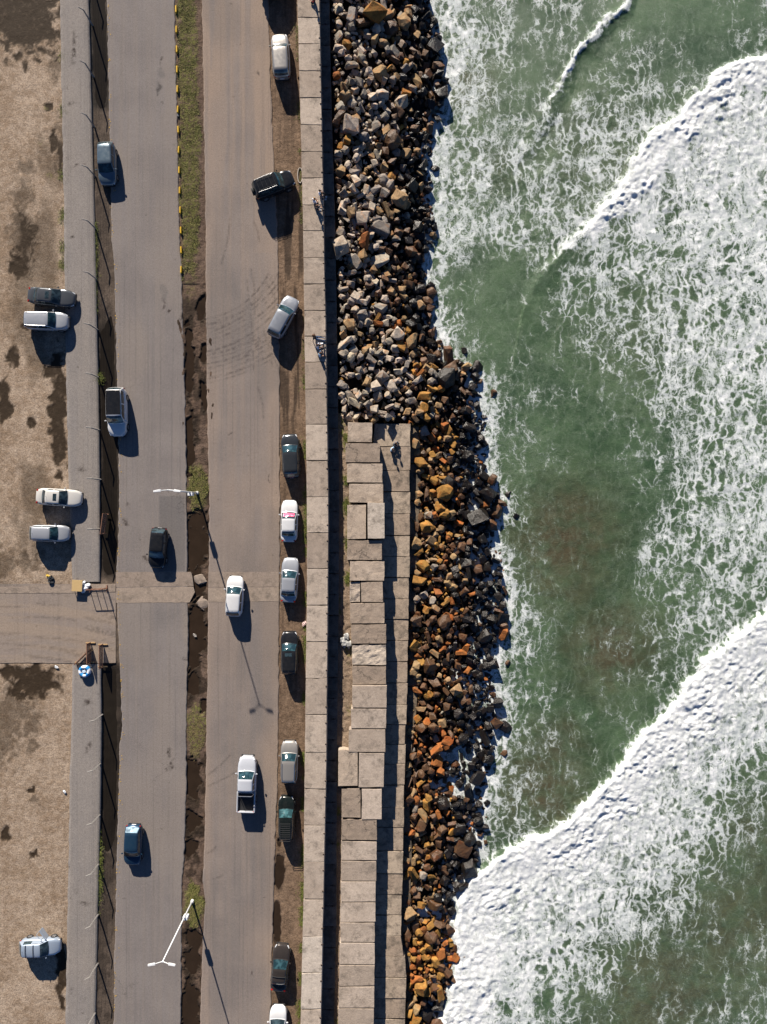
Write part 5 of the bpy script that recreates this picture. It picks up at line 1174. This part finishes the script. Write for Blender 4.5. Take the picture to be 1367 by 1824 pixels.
# ------------------------------------------------------------------ people
M_SKIN = flat('skin', (0.42, 0.25, 0.17), .55); M_EYE = flat('eye', (.03, .02, .02), .3); M_LIP = flat('lip', (.30, .11, .09), .5)
POSE = {
 'edge':  dict(knee=(.44, .11, .10), ankle=(.47, .11, -.34), toe=(.62, .12, -.38), elbow=(.08, .25, .30), wrist=(.26, .16, .20), lean=.05),
 'cross': dict(knee=(.26, .33, .13), ankle=(.34, -.07, .07), toe=(.30, -.20, .06), elbow=(.10, .26, .29), wrist=(.30, .10, .20), lean=.07),
 'bent':  dict(knee=(.36, .12, .42), ankle=(.52, .12, .06), toe=(.68, .13, .04), elbow=(.18, .25, .36), wrist=(.36, .10, .38), lean=.02),
 'out':   dict(knee=(.46, .10, .16), ankle=(.86, .12, .07), toe=(.92, .15, .18), elbow=(-.10, .27, .30), wrist=(-.16, .28, .05), lean=-.08)}
def person(label, px, py, z, head, pose, shirt, trousers, hair, hairsize=1.0, longsleeve=False):
    pz = POSE[pose]; ln = pz['lean']
    root = tag(empty('person', P(px, py, z), R(head)), label, 'person', 'people sitting on the sea wall')
    root.scale = (1.1, 1.1, 1.1)
    V = []; E = []; RAD = []; K = []
    def v(co, r, kind): V.append(co); RAD.append(r); K.append(kind); return len(V) - 1
    pel = v((0, 0, .12), .145, 't'); sp_ = v((ln * .35, 0, .29), .125, 's'); ch = v((ln, 0, .45), .145, 's'); nk = v((ln * 1.2 + .01, 0, .58), .055, 'k'); nh = v((ln * 1.3 + .02, 0, .66), .05, 'k')
    E += [(pel, sp_), (sp_, ch), (ch, nk), (nk, nh)]
    for s in (-1, 1):
        sh = v((ln, s * .17, .49), .075, 's'); el0 = v(((ln + pz['elbow'][0]) / 2, s * (.17 + pz['elbow'][1]) / 2 + s * .02, (.49 + pz['elbow'][2]) / 2), .055, 's'); el = v((pz['elbow'][0], s * pz['elbow'][1], pz['elbow'][2]), .043, 's' if longsleeve else 'k'); wr = v((pz['wrist'][0], s * pz['wrist'][1], pz['wrist'][2]), .03, 's' if longsleeve else 'k')
        E += [(ch, sh), (sh, el0), (el0, el), (el, wr)]
        hp = v((.04, s * .09, .11), .105, 't'); th = v((pz['knee'][0] * .55, s * (.09 + pz['knee'][1]) / 2, (.11 + pz['knee'][2]) / 2), .085, 't'); kn = v((pz['knee'][0], s * pz['knee'][1], pz['knee'][2]), .062, 't'); an = v((pz['ankle'][0], s * pz['ankle'][1], pz['ankle'][2]), .042, 't'); to = v((pz['toe'][0], s * pz['toe'][1], pz['toe'][2]), .04, 'b')
        E += [(pel, hp), (hp, th), (th, kn), (kn, an), (an, to)]
    me = bpy.data.meshes.new('body'); me.from_pydata(V, E, []); o = bpy.data.objects.new('tmp', me); COL.objects.link(o)
    md = o.modifiers.new('s', 'SKIN'); sv_ = me.skin_vertices[0].data
    for i, r in enumerate(RAD): sv_[i].radius = (r, r); sv_[i].use_root = (i == 0)
    md2 = o.modifiers.new('u', 'SUBSURF'); md2.levels = 1; md2.render_levels = 1
    dg = bpy.context.evaluated_depsgraph_get(); m2 = bpy.data.meshes.new_from_object(o.evaluated_get(dg)); bpy.data.objects.remove(o)
    m2.name = 'body'; mats = [shirt, trousers, M_SKIN, flat('shoe', (.05, .05, .055), .7), M_EYE, M_LIP]
    m2.materials.clear()
    for q in mats: m2.materials.append(q)
    vv_ = [Vector(q) for q in V]
    def mix_(i, p_): return K[i]
    for f in m2.polygons:
        c = f.center; best = min(E, key=lambda e: ((c - vv_[e[0]]) - (vv_[e[1]] - vv_[e[0]]) * max(0, min(1, (c - vv_[e[0]]).dot(vv_[e[1]] - vv_[e[0]]) / (vv_[e[1]] - vv_[e[0]]).length_squared))).length)
        a, b_ = best; t = (c - vv_[a]).dot(vv_[b_] - vv_[a]) / (vv_[b_] - vv_[a]).length_squared; kk = K[a] if t < .5 else K[b_]
        f.material_index = {'s': 0, 't': 1, 'k': 2, 'b': 3}[kk]; f.use_smooth = True
    # head and hands joined to the same body mesh
    bm = bmesh.new(); bm.from_mesh(m2); hc = Vector((ln * 1.3 + .045, 0, .765))
    r_ = bmesh.ops.create_uvsphere(bm, u_segments=16, v_segments=12, radius=1.0)
    for q in r_['verts']:
        c = q.co.copy(); jaw = 1 - .25 * max(0, -c.z); q.co = hc + Vector((c.x * .098 * (1 + .06 * (c.z > 0)), c.y * .076 * jaw, c.z * .118))
        if c.x > .9 and abs(c.y) < .25 and -.4 < c.z < .1: q.co.x += .022
    hf = set(f for q in r_['verts'] for f in q.link_faces)
    for f in hf: f.material_index = 2; f.smooth = True
    for s in (-1, 1):
        for c, rr, mi in (((.092, s * .032, .012), .012, 4), ((.0, s * .078, -.01), .022, 2)):
            e_ = bmesh.ops.create_icosphere(bm, subdivisions=1, radius=rr, matrix=Matrix.Translation(hc + Vector(c)))
            for f in set(f for q in e_['verts'] for f in q.link_faces): f.material_index = mi
        wv = Vector((pz['wrist'][0], s * pz['wrist'][1], pz['wrist'][2])); ev = Vector((pz['elbow'][0], s * pz['elbow'][1], pz['elbow'][2])); d_ = (wv - ev).normalized(); sd = d_.cross(Vector((0, 0, 1))).normalized(); up = sd.cross(d_)
        pc = wv + d_ * .045; rot = Matrix((d_, sd, up)).transposed().to_4x4()
        nb = len(bm.faces); bm.faces.ensure_lookup_table(); old = set(bm.faces)
        pv = bx(bm, pc, (.09, .08, .03), rot)
        for k_, (off_, l_) in enumerate(((-.030, .070), (-.010, .080), (.010, .076), (.030, .060))):
            b0 = pc + d_ * .04 + sd * off_; b1 = b0 + d_ * l_ * .55 - up * .008; b2 = b1 + d_ * l_ * .4 - up * .025; tube(bm, b0, b1, .009, .0085, 6); tube(bm, b1, b2, .0085, .006, 6)
        t0 = pc - d_ * .02 - sd * s * .035; t1 = t0 + d_ * .035 - sd * s * .03; tube(bm, t0, t1, .011, .010, 6); tube(bm, t1, t1 + d_ * .035 - up * .008, .010, .007, 6)
        for f in bm.faces:
            if f not in old: f.material_index = 2
    lp = bx(bm, hc + Vector((.094, 0, -.055)), (.012, .045, .012))
    for f in set(f for q in lp for f in q.link_faces): f.material_index = 5
    bm.to_mesh(m2); bm.free(); obj('body', m2, None, root)
    bm = bmesh.new(); r_ = bmesh.ops.create_icosphere(bm, subdivisions=3, radius=1.0)
    for q in r_['verts']:
        c = q.co.copy(); nn = .88 + .3 * float(vnoise(c.x * 4 + px, c.y * 4 + c.z * 3, 3)); q.co = hc + Vector((-.012, 0, .012)) + Vector((c.x * .108, c.y * .090, c.z * .120)) * nn * hairsize
    bmesh.ops.delete(bm, geom=[q for q in bm.verts if (q.co.x - hc.x > .055 and q.co.z - hc.z < .055) or q.co.z - hc.z < -.10 * hairsize], context='VERTS')
    obj('hair', bm, hair, root, True)
    return root
T_WHITE = flat('white_cotton', (0.66, 0.69, 0.76), .85); T_LBLUE = flat('pale_blue_cotton', (0.38, 0.55, 0.72), .85); T_DARK = flat('black_cotton', (0.02, 0.021, 0.025), .9); T_RED = flat('dark_red_cotton', (0.16, 0.012, 0.016), .9)
T_JEAN = flat('denim', (0.035, 0.065, 0.13), .9); T_GREY = flat('grey_cotton', (0.10, 0.11, 0.13), .9)
H_DARK = flat('dark_hair', (0.020, 0.013, 0.010), .6, .3, 20.0); H_BROWN = flat('brown_hair', (0.075, 0.036, 0.018), .6, .3, 20.0); H_FAIR = flat('fair_hair', (0.26, 0.14, 0.05), .6, .3, 20.0)
ZW = Z_WALK + .005
person('person in white T-shirt with dark hair, legs over the walkway edge', 569.5, 346, ZW, -8, 'edge', T_WHITE, T_DARK, H_DARK)
person('fair-haired person in white T-shirt seated furthest from the edge', 560, 362, ZW, 38, 'cross', T_WHITE, T_DARK, H_FAIR)
person('brown-haired person in black top beside two people in white', 565, 374, ZW, 15, 'bent', T_DARK, T_GREY, H_BROWN, 1.1)
person('curly-haired person in black with legs stretched to the walkway edge', 562, 602, ZW, -10, 'out', T_DARK, T_JEAN, H_BROWN, 1.5, True)
person('brown-haired person in white T-shirt seated between two others', 566.5, 618, ZW, -5, 'bent', T_WHITE, T_DARK, H_BROWN)
person('person in pale blue T-shirt, lowest of the curly-haired group', 569.5, 632, ZW, -5, 'cross', T_LBLUE, T_GREY, H_BROWN)
person('fair-haired person in dark red at the top edge of the walkway', 561, 2, ZW, 190, 'cross', T_RED, T_DARK, H_FAIR, 1.0, True)
person('person in grey top with brown hair seated on the step', 704, 789, Z_STEP + .02, -60, 'cross', T_GREY, T_DARK, H_BROWN, 1.1, True)
person('person in pale blue T-shirt seated cross-legged on the step', 697.5, 800, Z_STEP + .02, -35, 'cross', T_LBLUE, T_DARK, H_BROWN)
bag('pale bag on the walkway between two sitters by the edge', 574.5, 614, Z_WALK, .20, M_BAGW, 41, 3, 'bag', 'bag')
bag('small white paper beside the brown-haired sitter in black', 572, 374, Z_WALK, .12, M_BAGW, 43, 2)
